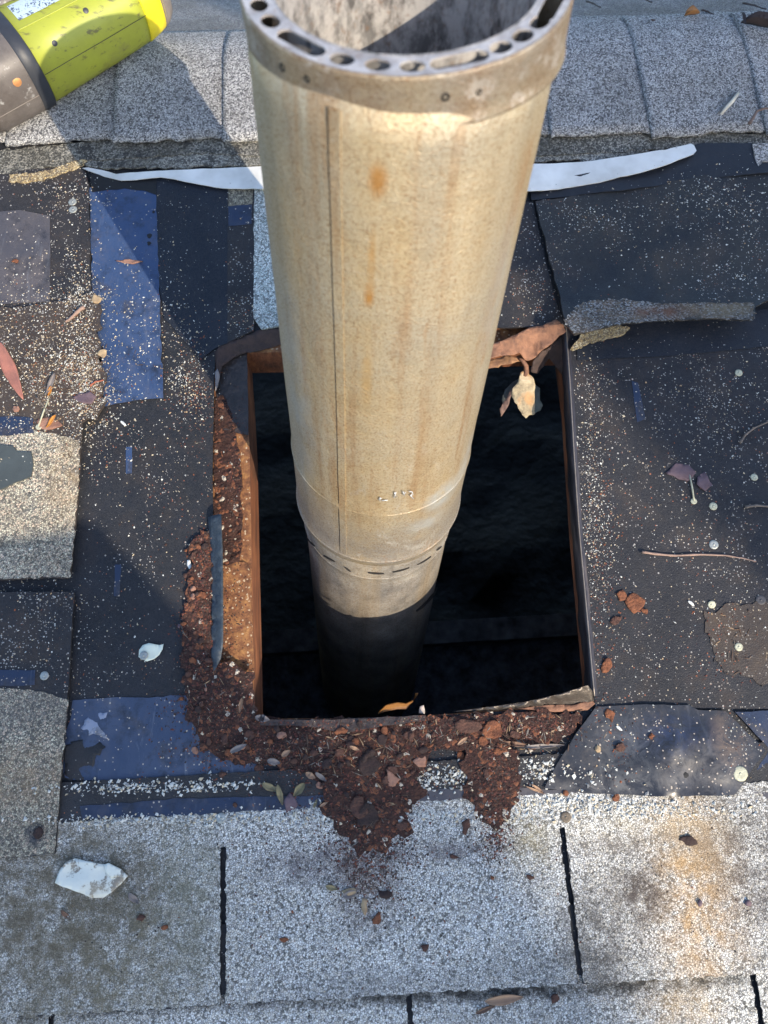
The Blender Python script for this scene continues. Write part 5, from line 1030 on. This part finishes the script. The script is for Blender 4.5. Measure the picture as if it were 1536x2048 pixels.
for i, (x, y, rx, ry, rot, c, lab) in enumerate(FL):
    flake('rust_flake' if c in 'obpdt' else 'grey_chip', lab, 'flake', blobpts(x, y, rx, ry, rot, 6 if c in 'vp' else 9, i * 1.7, .75 if c in 'vp' else .45), MR[c], GR, lift=.06, seed=i * 3.1, thick=.05, amp=.05, rough=.1 if rx > 10 else .04)
rng = random.Random(4)
for i in range(46):
    while True:
        x, y = rng.gauss(690, 190), rng.gauss(1495, 45)
        if 380 < x < 1130 and 1448 < y < 1600 and not (x > 850 and y > 1500): break
    c = rng.choice('obddbbop'); r_ = rng.uniform(5, 12)
    flake('rust_flake', 'one of many thin reddish rust flakes mixed into the heap under the opening', 'flake', blobpts(x, y, r_, r_ * rng.uniform(.5, 1), rng.uniform(0, 180), 7, i + 40.), MR[c], 'thin rust flakes mixed through the heap', lift=.08, seed=i + 9., thick=.04, sub=2, rough=.08)
for i in range(34):
    x, y = rng.gauss(395, 20), rng.uniform(1090, 1420)
    r_ = rng.uniform(4, 9)
    flake('rust_flake', 'one of many small rust flakes in the band beside the upright slate strip', 'flake', blobpts(x, y, r_, r_ * rng.uniform(.5, 1), rng.uniform(0, 180), 7, i + 90.), MR[rng.choice('obbdvop')], 'small rust flakes left of the opening', lift=.08, seed=i + 60., thick=.04, sub=2, rough=.08)

M_NAIL = plain('galvanised_nail', (.42, .44, .42), .45, .5, var=.45, sc=150); M_NAILP = plain('oxidised_nail', (.5, .5, .38), .6, .2, var=.4, sc=150)
def nail(x, y, r_, label, mt, d=None, tilt=(0, 0)):
    u, v = at(x, y, .15); z = surf1(u, v); t = thing('roofing_nail', label, 'nail', (u, v, z), 'galvanised roofing nails')
    V = []; Fc = []; n = 18
    for rr, zz in ((0.01, .040), (r_ * .6, .040), (r_ * .9, .034), (r_, .015), (r_ * .95, .0)):
        V += [(u + rr * math.cos(k * 2 * math.pi / n) * (1 + .05 * math.sin(3 * k)), v + rr * math.sin(k * 2 * math.pi / n), z + zz + .005 + tilt[0] * rr * math.cos(k * 2 * math.pi / n) + tilt[1] * rr * math.sin(k * 2 * math.pi / n)) for k in range(n)]
    for i in range(4): Fc += [[i * n + k, i * n + (k + 1) % n, (i + 1) * n + (k + 1) % n, (i + 1) * n + k] for k in range(n)]
    Fc.append(list(range(n))); mesh('head', V, [f[::-1] for f in Fc], mt, parent=t)
    if d: V, Fc = tube([(u, v, z + .06), (u + d[0] * .5, v + d[1] * .5, z + .10), (u + d[0], v + d[1], z + .05)], .035, 7)
    else: V, Fc = tube([(u, v, z + .05), (u, v, z - .08)], .05, 7)
    mesh('shank', V, Fc, mt, parent=t)
for a in [(147, 407, .19, 'upper of two pale nail heads at upper left beside the blue film', M_NAIL), (148, 422, .19, 'lower of two pale nail heads at upper left beside the blue film', M_NAIL), (1427, 1012, .165, 'cream round nail head at right, beside the lying nail', M_NAILP), (1478, 745, .16, 'yellowish nail head high on the right black sheet', M_NAILP), (1477, 1294, .16, 'cream nail head near the right edge by brown dirt', M_NAILP), (1424, 1209, .15, 'greenish tilted nail head at the edge of the right dirt patch', M_NAILP),
          (1428, 1089, .19, 'grey nail head just above the long twig', M_NAIL), (1509, 954, .15, 'yellowish nail head at the right edge above the short stick', M_NAILP), (443, 1636, .19, 'grey nail head on the top edge of the pale shingle at left', M_NAIL), (92, 1352, .17, 'dull nail head by the blue patch at lower left', M_NAIL), (1131, 1634, .19, 'rusty dark nail head above the right slot', plain('rusty_nail', (.16, .13, .10), .7, .3, sc=150)), (1478, 1547, .27, 'large pale ring-worn nail head on black at lower right', M_NAILP), (1522, 1200, .2, 'dark grey nail head at the right border', plain('dark_nail', (.07, .07, .08), .6, .3)), (1388, 1002, .13, 'rusted nail lying with its shank pointing up the slope', M_NAILP)]:
    nail(*a, d=(0.0, 1.15) if a[3].startswith('rusted nail lying') else None, tilt=(.1, .2) if 'tilted' in a[3] else (0, 0))
nail(83, 868 - 10, .14, 'bent cream nail lying in the dirt drift with its shank up the slope', M_NAILP, d=(.45, 1.5))
def leaf(x0, y0, x1, y1, wpx, mt, label, cat='leaf', curl=.15, lift=.05, group=None, name='dry_leaf', bend=0.0, seed=1.0, tipcurl=0.0, ridge=False):
    a = np.array(at(x0, y0, .15 if not ridge else .45)); b = np.array(at(x1, y1, .15 if not ridge else .45)); L = np.linalg.norm(b - a); d = (b - a) / L; nrm = np.array([-d[1], d[0]]); w_ = wpx / 52.0 * (1.25 if ridge else 1)
    V = []; n = 14; m_ = 5
    for i in range(n + 1):
        t = i / n; hw = w_ * .5 * (math.sin(math.pi * t ** .85) ** .8 + .02) * (1 + .12 * n2(t * 5, seed)); c = a + d * L * t + nrm * bend * math.sin(math.pi * t)
        z = (surf1(*c) if surf1(*c) else 0) + lift + .04 * math.sin(t * 5 + seed) + tipcurl * max(0, t - .6) ** 2 * 6
        for j in range(m_):
            s = (j - 2) / 2.0; p = c + nrm * hw * s * (1 - abs(curl) * .5); V.append((p[0], p[1], z + curl * abs(s) ** 1.5 * min(1, hw * 4) * 1.0 + .03 * n2(t * 7, s * 2, seed)))
    Fc = [[i * m_ + j, i * m_ + j + 1, (i + 1) * m_ + j + 1, (i + 1) * m_ + j] for i in range(n) for j in range(m_ - 1)]
    N = len(V); V += [(p[0], p[1], p[2] - .018) for p in V]; F2_ = Fc + [[q + N for q in f[::-1]] for f in Fc]; cnt = {}
    for f in Fc:
        for k in range(4): cnt[(f[k], f[(k + 1) % 4])] = 1
    F2_ += [[b_, a_2, a_2 + N, b_ + N] for (a_2, b_) in cnt if (b_, a_2) not in cnt]
    return mesh(name, V, F2_, mt, label=label, cat=cat, **({'group': group} if group else {}))
L_OL = plain('olive_leaf', (.22, .19, .10), .6, sc=60, c2=(.12, .10, .055)); L_RED = plain('dusty_red_leaf', (.33, .13, .10), .7, sc=60, c2=(.22, .10, .08)); L_BR = plain('brown_leaf', (.16, .085, .05), .6, sc=50, c2=(.07, .04, .03)); L_OR = plain('orange_leaf', (.5, .2, .03), .6, sc=60); L_TAN = plain('tan_leaf', (.36, .22, .13), .6, sc=50, c2=(.2, .12, .08)); L_DK = plain('dark_leaf', (.06, .04, .035), .6, sc=50, c2=(.03, .02, .02)); L_GR = plain('grey_leaf', (.20, .18, .17), .7, sc=50, c2=(.11, .09, .09)); L_AM = plain('amber_leaf', (.30, .14, .035), .5, sc=50, c2=(.16, .07, .03))
leaf(4, 690, 54, 806, 30, L_RED, 'long dusty red leaf at the left edge on the dirt drift', curl=.1, lift=.1)
leaf(121, 838, 100, 862, 9, L_OR, 'bright orange sliver of leaf below the lying nail', lift=.15)
leaf(112, 780, 104, 800, 8, L_OR, 'small orange leaf piece just above the lying nail', lift=.12)
leaf(120, 756, 100, 800, 12, L_GR, 'grey curled leaf strip leaning on the nail at left', lift=.16)
leaf(610, 1566, 588, 1592, 17, L_OL, 'wide olive leaf piece on the heap, left of centre', lift=.12, curl=.25)
leaf(525, 1566, 556, 1582, 14, L_OL, 'grey olive leaf crossing another at the left of the heap', lift=.12)
leaf(556, 1568, 566, 1610, 12, L_OL, 'narrow olive leaf pointing down, below the crossing leaf', lift=.13)
leaf(632, 1544, 654, 1562, 9, L_GR, 'thin grey leaf curl right of the wide olive piece', lift=.14)
leaf(612, 1545, 632, 1556, 12, L_TAN, 'tan leaf tip above the wide olive piece', lift=.14)
leaf(640, 1612, 656, 1604, 6, L_TAN, 'tiny tan leaf on the blue band under the heap', lift=.05)
leaf(628, 1616, 634, 1598, 6, L_OL, 'tiny upright olive leaf on the blue band', lift=.05)
leaf(462, 1504, 496, 1488, 12, L_GR, 'faded grey leaf flat on the left side of the heap', lift=.13)
leaf(536, 1520, 562, 1526, 13, L_GR, 'grey leaf fragment above the olive leaves', lift=.13)
leaf(565, 1512, 582, 1500, 11, L_TAN, 'peach coloured leaf curl in the heap', lift=.15)
leaf(487, 1396, 482, 1426, 8, L_TAN, 'tan curled leaf upright at the lower left hole corner', lift=.2, curl=.3)
leaf(512, 1434, 542, 1440, 15, L_GR, 'slate leaf bridging the lower left corner of the opening', lift=.12)
leaf(700, 1492, 720, 1500, 7, L_TAN, 'tan leaf bit in the middle of the heap', lift=.16)
leaf(1000, 1484, 1060, 1492, 10, L_BR, 'brown twisted leaf along the lower heap edge', lift=.14, curl=.3)
leaf(1040, 1494, 1132, 1490, 9, L_GR, 'long grey brown leaf strip ending at the black plastic', lift=.12, curl=.25)
leaf(914, 1490, 934, 1474, 8, L_TAN, 'pale sliver in the heap below the wide red flake', lift=.16)
leaf(968, 2000, 1046, 1992, 17, L_TAN, 'peach tan leaf at the bottom of the photo', curl=.15, lift=.06)
leaf(950, 2024, 990, 2010, 8, L_BR, 'brown leaf stalk piece under the peach tan leaf', lift=.04)
leaf(652, 1770, 676, 1778, 10, L_OL, 'small olive brown leaf left of the spill tip', lift=.05)
leaf(686, 1790, 716, 1782, 14, L_GR, 'grey leaf resting at the tip of the rust spill', lift=.06)
leaf(260, 1784, 280, 1806, 12, L_GR, 'small grey leaf below the white torn scrap', lift=.03)
leaf(126, 1818, 144, 1838, 8, L_BR, 'thin brown leaf lower left of the white torn scrap', lift=.03)
leaf(1062, 1568, 1086, 1584, 5, L_TAN, 'upper pine straw bit beside the black plastic tip', lift=.1, name='pine_straw', cat='pine straw')
leaf(1050, 1572, 1090, 1588, 4, L_TAN, 'lower pine straw bit beside the black plastic tip', lift=.06, name='pine_straw', cat='pine straw')
leaf(1366, 38, 1398, 30, 16, L_AM, 'small curled amber leaf on the far side of the ridge', lift=.15, curl=.5, ridge=True)
leaf(1478, 52, 1590, 78, 26, L_DK, 'large dark curled leaf on the ridge at the right edge', lift=.25, curl=.6, ridge=True, seed=4)
leaf(1474, 44, 1482, 66, 8, L_DK, 'dark leaf tip standing up beside the large curled leaf', lift=.5, curl=.3, ridge=True)
leaf(1300, 42, 1318, 44, 5, L_DK, 'tiny dark bit on the ridge right of the pipe', lift=.05, ridge=True)
def amber():
    P3 = [at3(756, 1426, .1), at3(772, 1416, .25), at3(794, 1411, .4), at3(812, 1412, .3), at3(824, 1404, .3), at3(832, 1392, .35), at3(834, 1386, .4)]
    W_ = [.05, .28, .3, .25, .16, .10, .02]; V = []; Fc = []
    for i, (p, w_) in enumerate(zip(P3, W_)):
        for s in (-1, -.4, .3, 1): V.append((p[0] + .05 * s * (i > 3), p[1] + w_ * s * .35, p[2] + w_ * s * .65 - .12 * (1 - s * s)))
    Fc = [[i * 4 + j, i * 4 + j + 1, i * 4 + j + 5, i * 4 + j + 4] for i in range(6) for j in range(3)]; N = len(V)
    V2 = V + [(a, b - .02, c - .012) for a, b, c in V]; F_ = Fc + [[q + N for q in f[::-1]] for f in Fc]
    return mesh('dry_leaf', V2, F_, L_AM, label='amber curled leaf poking up at the lower lip of the opening', cat='leaf')
amber()
def twig(pts, r_, mt, label, off=.1, name='twig'):
    P3 = []
    for i in range(len(pts) - 1):
        for k in range(4):
            t = k / 4; x = pts[i][0] + (pts[i + 1][0] - pts[i][0]) * t; y = pts[i][1] + (pts[i + 1][1] - pts[i][1]) * t; u, v = at(x, y, off + .1); P3.append((u, v, surf1(u, v) + off + .02 * math.sin(i * 2 + k)))
    u, v = at(*pts[-1], off + .1); P3.append((u, v, surf1(u, v) + off)); n = len(P3)
    V, Fc = tube(P3, [r_ * (1 - .55 * i / n) * (1 + .15 * math.sin(i * 1.9)) for i in range(n)], 7); return mesh(name, V, Fc, mt, label=label, cat='twig')
T_T = plain('pinkish_twig', (.30, .20, .16), .8, sc=120); T_G = plain('grey_twig', (.16, .13, .11), .8, sc=120)
twig([(1284, 1104), (1310, 1108), (1350, 1111), (1400, 1109), (1450, 1111), (1485, 1116), (1512, 1123)], .055, T_T, 'long thin curved twig lying level on the right black sheet')
twig([(1480, 886), (1490, 870), (1508, 856), (1540, 842), (1570, 836)], .05, T_G, 'short curved grey twig at the right edge, upper')
twig([(1490, 1014), (1512, 1011), (1545, 1013), (1570, 1015)], .06, T_G, 'stub of straight stick at the right edge beside the cream nail')
twig([(174, 622), (160, 634), (146, 644), (138, 652)], .09, T_T, 'short tan stick in the dirt near the blue film')
twig([(186, 778), (196, 770), (212, 766)], .05, plain('red_stem', (.3, .09, .05), .7), 'small red curved stem on the blue film edge', .08)
twig([(80, 800), (92, 816), (104, 834)], .04, T_G, 'thin grey stem crossing the nail in the dirt drift', .2)
twig([(362, 1252), (368, 1266), (376, 1276)], .03, T_G, 'hair thin curved stem left of the rust band', .05)
twig([(1492, 258), (1500, 246), (1508, 232), (1524, 228), (1560, 230)], .08, plain('brown_twig', (.15, .10, .08), .8), 'bent brown twig on the ridge cap at the right edge', .45)
for i, (x0, y0, x1, y1) in enumerate([(1170, 14, 1198, 26), (1276, 8, 1300, 16), (1480, 18, 1526, 30), (1398, 32, 1422, 40), (1374, 2, 1384, 6)]):
    twig([(x0, y0), ((x0 + x1) / 2, (y0 + y1) / 2 - 1), (x1, y1)], .05, L_DK, ['dark pine needle on far slope nearest the pipe', 'dark pine needle second from the pipe on the far slope', 'long dark pine needle on the far slope at right', 'dark needle beside the amber leaf', 'tiny needle at the top edge above the amber leaf'][i], .08, name='pine_needle')
M_PAPER = None
g = G('dirty_white_scrap'); nz = g.noise(60, 6, .75)
cw = g.mix(g.mapr(nz, .54, .60, 0, .85), (.62, .64, .58), (.14, .11, .08)); cw = g.mix(g.mapr(g.noise(25, 4), .5, .75, 0, .6), cw, (.38, .33, .24)); M_PAPER = g.done(cw, .6, 0, g.bump(g.noise(18, 4), .004, .6))
flake('torn_scrap', 'white torn plastic scrap smudged with dirt on the lower left shingle', 'scrap', [(109, 1766), (120, 1738), (134, 1722), (150, 1717), (172, 1722), (208, 1729), (216, 1726), (240, 1738), (256, 1752), (244, 1766), (226, 1782), (206, 1796), (184, 1796), (160, 1786), (134, 1776)], M_PAPER, lift=.10, rough=.08, thick=.03, amp=.02, seed=5)
flake('plaster_smear', 'whitish blue dried smear on the left of the broad blue film', 'smear', blobpts(192, 1450, 28, 24, 20, 10, 3., .8), film_mat('dried_smear', (.16, .2, .3), (.3, .33, .4), .6, .2, .3), lift=.012, rough=.01, thick=.02, amp=.12, seed=4)
flake('tar_smear', 'black tar smear across the lower left corner of the broad blue film', 'smear', [(126, 1500), (150, 1480), (185, 1478), (210, 1492), (190, 1520), (176, 1548), (166, 1562), (130, 1558)], M_BODY, lift=.01, rough=.02, thick=.02, amp=.2, seed=7, sub=4)
V, Fc = fan([(207, 1730), (216, 1727), (240, 1739), (255, 1752), (236, 1754), (222, 1758), (208, 1742)], [.45, .45, .42, .35, .42, .4, .45], thick=.02, rough=.03, amp=.02, seed=2)
z_ = surf1(*at(230, 1742, .2)); V = [(a, b, c - .45 + z_ + .17) for a, b, c in V]
mesh('torn_scrap', V, Fc, M_PAPER, label='folded corner flap on the white torn scrap at lower left', cat='scrap')
g = flake('foil_scrap', 'pale oval foil scrap pinned by a nail on the black felt left', 'scrap', [(277, 1314), (278, 1300), (286, 1290), (298, 1286), (312, 1289), (320, 1290), (327, 1288), (325, 1298), (318, 1310), (308, 1318), (294, 1323)], plain('pale_foil', (.66, .72, .62), .5, var=.15, sc=60), lift=.06, rough=.05, thick=.02, amp=.01, seed=6)
LAYERS.append((px([(277, 1314), (286, 1290), (327, 1288), (318, 1310), (294, 1323)], .1), lambda u, v: base(u, v) + .1))
nail(287, 1311, .17, 'nail head holding the pale foil scrap on the felt at left', M_NAIL)
flake('paint_chip', 'small white elongated chip on the rust beside the slate strip', 'chip', [(374, 1120), (380, 1120), (383, 1130), (386, 1136), (378, 1138), (374, 1130)], M_WHITE, lift=.05, rough=.02, amp=.01)
for x, y, lab in [(1238, 1456, 'tiny white sliver on the black plastic'), (1377 + 5, 1206, 'tiny white crumb beside the right dirt patch'), (246, 840 + 6, 'small white splinter below the dirt drift')]:
    flake('paint_chip', lab, 'chip', blobpts(x, y, 8, 3, 40, 7, 2.), M_WHITE, lift=.04, rough=.02, amp=.01)
def splinter():
    u, v = at(1458, 208, .45); z = float(base(u, v)) + .5
    P3 = [at(1441, 230, .45), at(1450, 218, .45), at(1462, 205, .45), at(1475, 188, .45)]
    V, Fc = [], []
    for i, (p, w_) in enumerate(zip(P3, (.06, .10, .11, .07))): V += [(p[0] - w_, p[1] + .04, float(base(*p)) + .45), (p[0] - .2 * w_, p[1], float(base(*p)) + .62), (p[0] + w_, p[1] - .04, float(base(*p)) + .5), (p[0], p[1], float(base(*p)) + .42)]
    for i in range(3): Fc += [[i * 4 + k, i * 4 + (k + 1) % 4, i * 4 + 4 + (k + 1) % 4, i * 4 + 4 + k] for k in range(4)]
    Fc += [[3, 2, 1, 0], [12, 13, 14, 15]]; mesh('wood_splinter', V, Fc, plain('bleached_wood', (.62, .58, .48), .7), label='white wood splinter lying on the ridge cap at upper right', cat='splinter')
    q = [(a - .16, b + .02, c - .06) for a, b, c in V]; mesh('bark_strip', q, Fc, plain('grey_bark', (.2, .19, .18), .8), label='grey bark strip hugging the left side of the white splinter', cat='splinter')
splinter()
flake('white_crumb', 'small white rubber bit at the lip of the opening beside the amber leaf', 'chip', [(840, 1412), (848, 1410), (850, 1420), (849, 1428), (838, 1426)], plain('pale_rubber', (.5, .42, .36), .6), lift=.15, rough=.05, amp=.02)

# ================================================================== BEYOND THE FRAME: unseen casters added to shade the roof
UP = Vector(ROT.to_3x3().inverted() @ Vector((0, 0, 1)))     # true vertical in the roof frame
def along(S, d): return Vector(S) + SUN * d
ctr = along((17.6, 22.3, 0), 300.0)
M_BARK = plain('tree_bark', (.12, .09, .07), .9, sc=8, bumpd=.02)
tree = thing('added_shade_tree', 'bare tree added out of view behind and right of the camera to cast shade', 'tree', tuple(ctr - UP * 330))  # unseen trunk added so its shadow darkens the upper right
V, Fc = tube([ctr + UP * h_ + Vector((2 * math.sin(h_ * .01), 0, 0)) for h_ in (-330, -250, -150, -60, 0, 60, 140, 260, 400)], [17, 14, 12.5, 12, 11.5, 11, 10.5, 8, 3], 20)
mesh('trunk', V, Fc, M_BARK, parent=tree)
rr = random.Random(3)
for k in range(10):
    h_ = 120 + k * 28; a = k * 2.4; d = Vector((math.cos(a), math.sin(a), 0)); p0 = ctr + UP * h_; pts = [p0 + (d * q + UP * q * .6) for q in (0, 30, 65, 100)]
    V, Fc = tube(pts, [4, 3, 2, .8], 8); mesh('limb', V, Fc, M_BARK, parent=tree)
S0 = (5.0 - 4.9 * .874, -5.5 - 4.9 * .486); k_ = 4.2; tp = along((S0[0] - .486 * k_ * 1.1, S0[1] + .874 * k_ * 1.1, 0), 640.0)
pole = thing('added_shade_pole', 'wooden pole added out of view far behind the camera to cast soft shade', 'utility pole', tuple(tp - UP * 600))  # added out of view for the soft-edged shade at lower centre
V, Fc = tube([tp - UP * 600, tp - UP * 300, tp - UP * 60, tp], [6.2, 5.6, 5.1, 4.9], 20)
mesh('shaft', V, Fc, plain('pole_wood', (.16, .12, .09), .9, sc=10, bumpd=.005), parent=pole)
V, Fc = tube([tp - UP * 0.4 , tp + UP * 1.2], [5.1, 3.5], 20); mesh('cap', V, Fc, plain('pole_cap_metal', (.3, .3, .3), .5, .6), parent=pole)
# unseen figure added and posed so its shadow covers the lower left
def pt(S, h_):
    return Vector((S[0], S[1], 0)) + SUN * (h_ / SUN.z)
pel = pt((-1.4, -17.7), 34); chest = pt((-13.0, -5.4), 50); neck = pt((-20.0, 3.8), 57)
head = neck + UP * 7 + Vector((-1.0, 2, 0)); side_ = SUN.cross(chest - pel).normalized()
feetc = Vector((pel.x, pel.y, 0)) - Vector((0, 0, 0)) + Vector((0.5, -1, 0))
jn = []; ed = []; rad_ = []
def J(p, r_, par=None):
    jn.append(Vector(p)); rad_.append(r_)
    if par is not None: ed.append((par, len(jn) - 1))
    return len(jn) - 1
j0 = J(pel, 6.8); j1 = J(pel.lerp(chest, .5), 6.9, j0); j2 = J(chest, 7.6, j1); j2b = J(chest.lerp(neck, .55), 7.0, j2); j3 = J(neck, 3.0, j2b); j4 = J(neck.lerp(head, .5), 3.2, j3); j5 = J(head, 4.2, j4); J(head + UP * 3, 3.2, j5)
for s in (1, -1):
    sh = chest.lerp(neck, .5) + side_ * s * 8; a1 = J(sh, 2.8, j2b); el = sh - UP * 11 + side_ * s * 2; a2 = J(el, 2.1, a1); wr = el + Vector((-1, 8, -2)) - side_ * s * 3; a3 = J(wr, 1.4, a2); J(wr + Vector((-1, 3, -.5)), 1.6, a3)
    hp = pel - UP * 3 + side_ * s * 4.2; b1 = J(hp, 4.2, j0); kn = hp.lerp(Vector((feetc.x, feetc.y, 0)) + side_ * s * 6, .5) + Vector((0, 1.5, 0)); b2 = J(kn, 3.0, b1); ft = Vector((feetc.x, feetc.y, 2.2)) + side_ * s * 6; ft.z = 2.2; b3 = J(ft, 2.0, b2); J(ft + Vector((-1, 6, -.8)), 1.6, b3)
me = bpy.data.meshes.new('body_skel'); org = Vector((feetc.x, feetc.y, 0)); me.from_pydata([tuple((p - org) * IN) for p in jn], ed, [])
bo = bpy.data.objects.new('added_shade_figure', me); COL.objects.link(bo)
sk = bo.modifiers.new('skin', 'SKIN')
for d_, r_ in zip(me.skin_vertices[0].data, rad_): d_.radius = (r_ * IN, r_ * IN)
me.skin_vertices[0].data[0].use_root = True
ss = bo.modifiers.new('sub', 'SUBSURF'); ss.levels = 2; ss.render_levels = 2
dg = bpy.context.evaluated_depsgraph_get(); nm = bpy.data.meshes.new_from_object(bo.evaluated_get(dg)); bo.modifiers.clear(); bo.data = nm
nm.materials.clear(); cols = [plain('work_jacket', (.05, .07, .12), .9), plain('denim', (.05, .08, .16), .9), plain('skin', (.42, .24, .17), .6), plain('boot_leather', (.05, .03, .02), .7)]
for c_ in cols: nm.materials.append(c_)
hz_ = Vector(pel - org); nk = Vector(neck - org)
for p in nm.polygons:
    c_ = Vector(p.center) / IN; p.use_smooth = True; hgt = c_.dot(UP)
    p.material_index = 3 if c_.z < 3.5 else 1 if hgt < hz_.dot(UP) - 1 else 2 if hgt > nk.dot(UP) + 1.5 else 0
place(bo, org); tag(bo, 'figure in jacket and jeans added out of view behind the camera to cast shade', 'added_shade_figure')
hv = [tuple(head + Vector((4.6 * math.cos(a) * math.cos(b), 4.8 * math.sin(a) * math.cos(b) - .6, 0)) + UP * (1.2 + 4.6 * math.sin(b))) for b in [i * math.pi / 16 for i in range(0, 8)] for a in [k * math.pi / 10 for k in range(20)]]
hf_ = [[i * 20 + k, i * 20 + (k + 1) % 20, (i + 1) * 20 + (k + 1) % 20, (i + 1) * 20 + k] for i in range(7) for k in range(20)] + [list(range(140, 160))]
ORG[bo.name] = org
mesh('hair', hv, hf_, plain('brown_hair', (.06, .035, .02), .8), parent=bo)
# lawn below the eaves
gp = [Vector((x * 4000, y * 4000, 0)) for x, y in ((-1, -1), (1, -1), (1, 1), (-1, 1))]
me = bpy.data.meshes.new('ground'); me.from_pydata([(x * 200, y * 200, -5.2) for x, y in ((-1, -1), (1, -1), (1, 1), (-1, 1))], [], [[0, 1, 2, 3]]); me.materials.append(plain('lawn', (.05, .075, .03), .95, sc=.6))
go = bpy.data.objects.new('ground', me); COL.objects.link(go); go['kind'] = 'structure'
